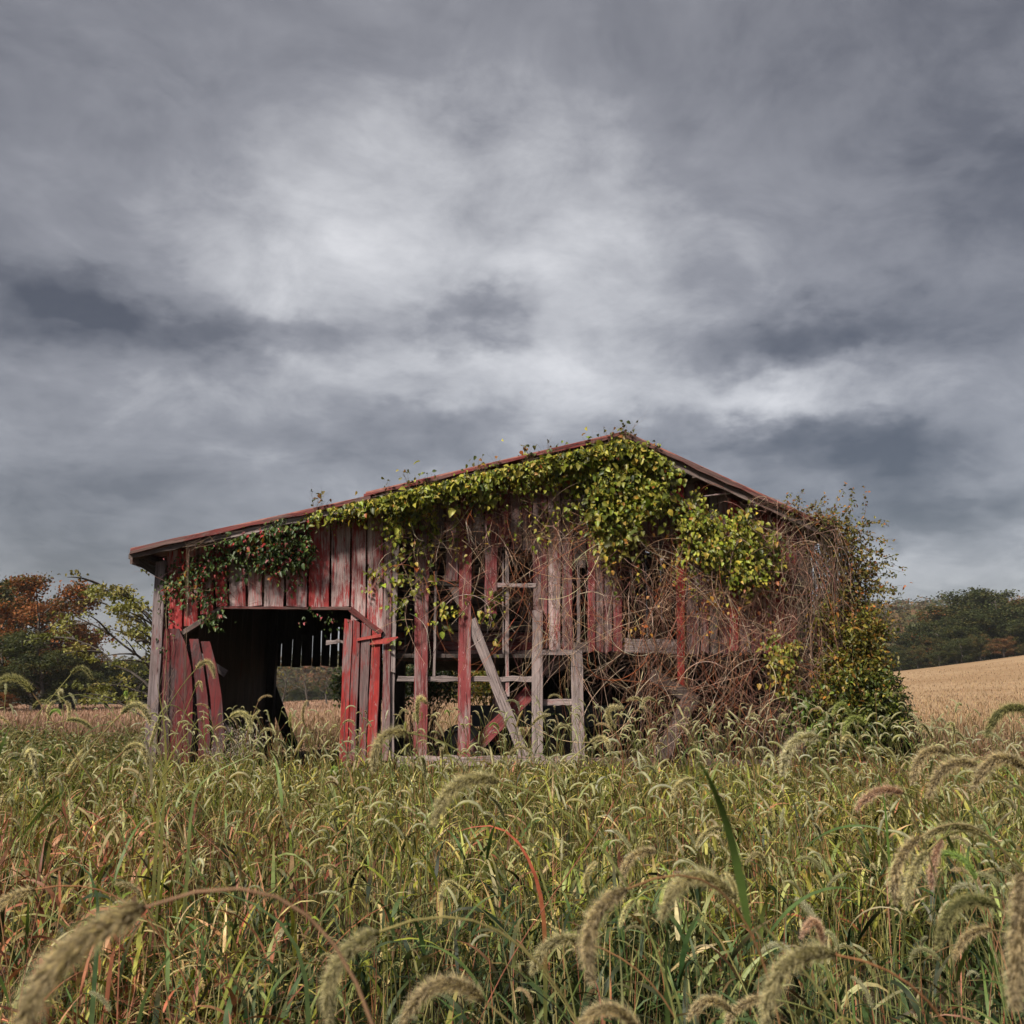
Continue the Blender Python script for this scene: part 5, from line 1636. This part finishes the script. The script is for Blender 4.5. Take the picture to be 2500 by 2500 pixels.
H((742, 1765), (740, 1735), (750, 1710), .09, 'brown'); H((710, 1775), (708, 1755), (709, 1738), .05, 'dark')
for a, c, t_ in (((1020, 1765), (1030, 1705), (1041, 1718)), ((975, 1750), (985, 1733), (998, 1742)), ((1012, 1762), (1012, 1742), (1020, 1770)), ((1300, 1770), (1320, 1750), (1344, 1745)), ((1500, 1782), (1488, 1732), (1520, 1728)),
                 ((1570, 1715), (1545, 1704), (1530, 1712)), ((1600, 1712), (1580, 1705), (1568, 1730)), ((1830, 1750), (1838, 1742), (1848, 1760)), ((1900, 1770), (1912, 1745), (1920, 1752)), ((2330, 1790), (2322, 1765), (2305, 1780)), ((2270, 1795), (2250, 1770), (2240, 1790)),
                 ((1695, 1905), (1668, 1908), (1640, 1960)), ((1440, 1815), (1470, 1802), (1490, 1840)), ((1870, 2110), (1850, 2085), (1820, 2110)), ((1760, 2020), (1730, 2030), (1700, 2070)), ((1120, 2170), (1095, 2155), (1075, 2200)), ((820, 2120), (800, 2115), (780, 2140))):
    H(a, c, t_, .09, 'straw')

# fluffy pale panicles in the doorway
for (px, py, Yd) in ((560, 1800, 12.2), (590, 1830, 12.0), (625, 1790, 12.3), (540, 1840, 11.9), (605, 1780, 12.4)):
    b = W(px, 1800, Yd); b.z = float(gz(b.x, Yd))
    r = empty('panicle_grass', tuple(b), 'whitish feathery panicle grass in the barn doorway', 'grass', 'panicle grass in the doorway'); r['kind'] = 'thing'
    top = W(px, py - 20, Yd)
    n = 7
    hh = top.z - b.z
    st = arc_lines(np.zeros((n, 3)), rng.uniform(0, 6.28, n), rng.uniform(0, .15, n), rng.uniform(.1, .7, n), np.full(n, hh) * rng.uniform(.7, 1.1, n), 8)
    V, Q = tubes(st, np.full((n, 8), .002), 3)
    link('stem', mesh_np('stem', V, Q, None, np.tile((.22, .17, .10), (len(V), 1))), M_DRY, r)
    c = st[:, 5:].reshape(-1, 3)
    i = rng.integers(0, len(c), 260)
    P = c[i] + rng.normal(0, .045, (260, 3))
    V, Q, T, Cv = leaf_geo(P, rng.uniform(.012, .028, 260), rng.normal(0, .5, (260, 3)) + np.array([0, 0, -.8]), rng.normal(0, 1, (260, 3)), pick([(1, (.46, .40, .36)), (1, (.34, .28, .24))], 260), .4)
    tag(link('seed_head', mesh_np('seed_head', V, Q, T, Cv), M_DRY, r), kind='stuff')

# big single blades that cross the foreground
def big_blade(pts, Y, w, c, label):
    """a broad leaf along photo points from its foot to its tip, rooted in the ground"""
    P = [W(x, y, Y) for x, y in pts]
    foot = Vector((P[0].x, Y, float(gz(P[0].x, Y))))
    Pn = np.array([foot] + P)
    s = np.concatenate([[0], np.cumsum(np.linalg.norm(np.diff(Pn, axis=0), axis=1))]); s /= s[-1]
    t = np.linspace(0, 1, 18)
    Pc = np.stack([np.interp(t, s, Pn[:, k]) for k in range(3)], -1)
    for _ in range(3): Pc[1:-1] = (Pc[:-2] + 2 * Pc[1:-1] + Pc[2:]) / 4
    T = nrm(np.gradient(Pc, axis=0))
    tw = np.linspace(-.5, .6, 18)
    sd = nrm(np.cross(T, np.array([0, -1., .0])[None] + np.stack([np.sin(tw), 0 * tw, np.cos(tw) * .8], -1)))
    wv = w * np.minimum(1, .35 + t * 1.6) * (1 - t ** 3)
    V = np.stack([Pc - sd * wv[:, None] / 2, Pc + np.array([0, 0, -.12]) * wv[:, None], Pc + sd * wv[:, None] / 2], 1) - np.array(foot)
    idx = np.arange(54).reshape(18, 3)
    Q = np.concatenate([np.stack([idx[:-1, a], idx[:-1, a + 1], idx[1:, a + 1], idx[1:, a]], -1) for a in (0, 1)])
    f = np.clip((t - .35) / .3, 0, 1)[:, None]
    Cb = np.array((.07, .075, .02))[None] * (1 - f) + np.array(c)[None] * f
    o = link('grass_blade', mesh_np('grass_blade', V, Q, None, np.repeat(Cb, 3, 0)), M_GRASS)
    o.location = foot
    tag(o, label, 'grass blade', None, 'thing')
RED, PAL, GRN, YEL = (.34, .085, .045), (.26, .26, .12), (.045, .070, .018), (.17, .16, .04)
big_blade([(1330, 2200), (1302, 2110), (1262, 2030), (1205, 1994), (1110, 2032)], 3.3, .016, RED, 'long red grass blade curling over in the middle of the meadow')
big_blade([(1632, 2500), (1625, 2400), (1622, 2300), (1632, 2255)], 2.2, .020, GRN, 'broad upright green blade standing at the front of the meadow')
big_blade([(1520, 2420), (1515, 2330), (1508, 2260)], 2.1, .012, PAL, 'pale upright blade under the tall bent foxtail')
big_blade([(1470, 2390), (1425, 2330), (1390, 2280)], 2.3, .007, (.34, .13, .09), 'thin pink stalk leaning under the straw foxtail')
big_blade([(2110, 2500), (2085, 2420), (2060, 2410), (2020, 2510)], 1.7, .016, YEL, 'yellow-green blade bent double at the front of the meadow')
big_blade([(330, 2480), (360, 2380), (430, 2300), (520, 2240)], 2.0, .013, GRN, 'long green blade slanting up beside the large blurred head')
big_blade([(760, 2320), (700, 2230), (600, 2180), (470, 2160)], 1.9, .012, (.06, .09, .03), 'dark green blade arching low across the left grass')
big_blade([(250, 2130), (200, 2080), (140, 2088)], 2.4, .014, (.05, .09, .035), 'dark blue-green blade bending over on the left of the meadow')
big_blade([(395, 1850), (440, 1810), (500, 1740)], 4.2, .016, YEL, 'yellowing blade slanting up before the broken door')
big_blade([(410, 1800), (395, 1720), (378, 1645)], 4.0, .014, YEL, 'short yellow blade beside the corner post')
big_blade([(470, 1900), (560, 1870), (640, 1830)], 4.0, .014, (.13, .17, .05), 'straight green blade slanting under the doorway')
big_blade([(2160, 1940), (2145, 1880), (2125, 1800), (2110, 1770)], 4.0, .013, (.09, .16, .03), 'tall green blade below the two vivid green heads')

# ------------------------------------------------------------------ the damp air that greys the far ridge
def haze():
    me = bpy.data.meshes.new('haze')
    x, y0, y1, z0, z1 = 930, -14, 1830, -8, 75
    V = [(-x, y0, z0), (x, y0, z0), (x, y1, z0), (-x, y1, z0), (-x, y0, z1), (x, y0, z1), (x, y1, z1), (-x, y1, z1)]
    me.from_pydata(V, [], [(3, 2, 1, 0), (4, 5, 6, 7), (0, 1, 5, 4), (1, 2, 6, 5), (2, 3, 7, 6), (3, 0, 4, 7)])
    m, N = new_mat('haze')
    v = N.n('ShaderNodeVolumePrincipled', ins={'Color': (.80, .84, .90, 1), 'Density': .00022, 'Anisotropy': .2})
    o = N.n('ShaderNodeOutputMaterial')
    m.node_tree.links.new(v.outputs[0], o.inputs['Volume'])
    tag(link('haze', me, m), 'thin grey haze in the air over the fields', 'haze', kind='stuff')
haze()
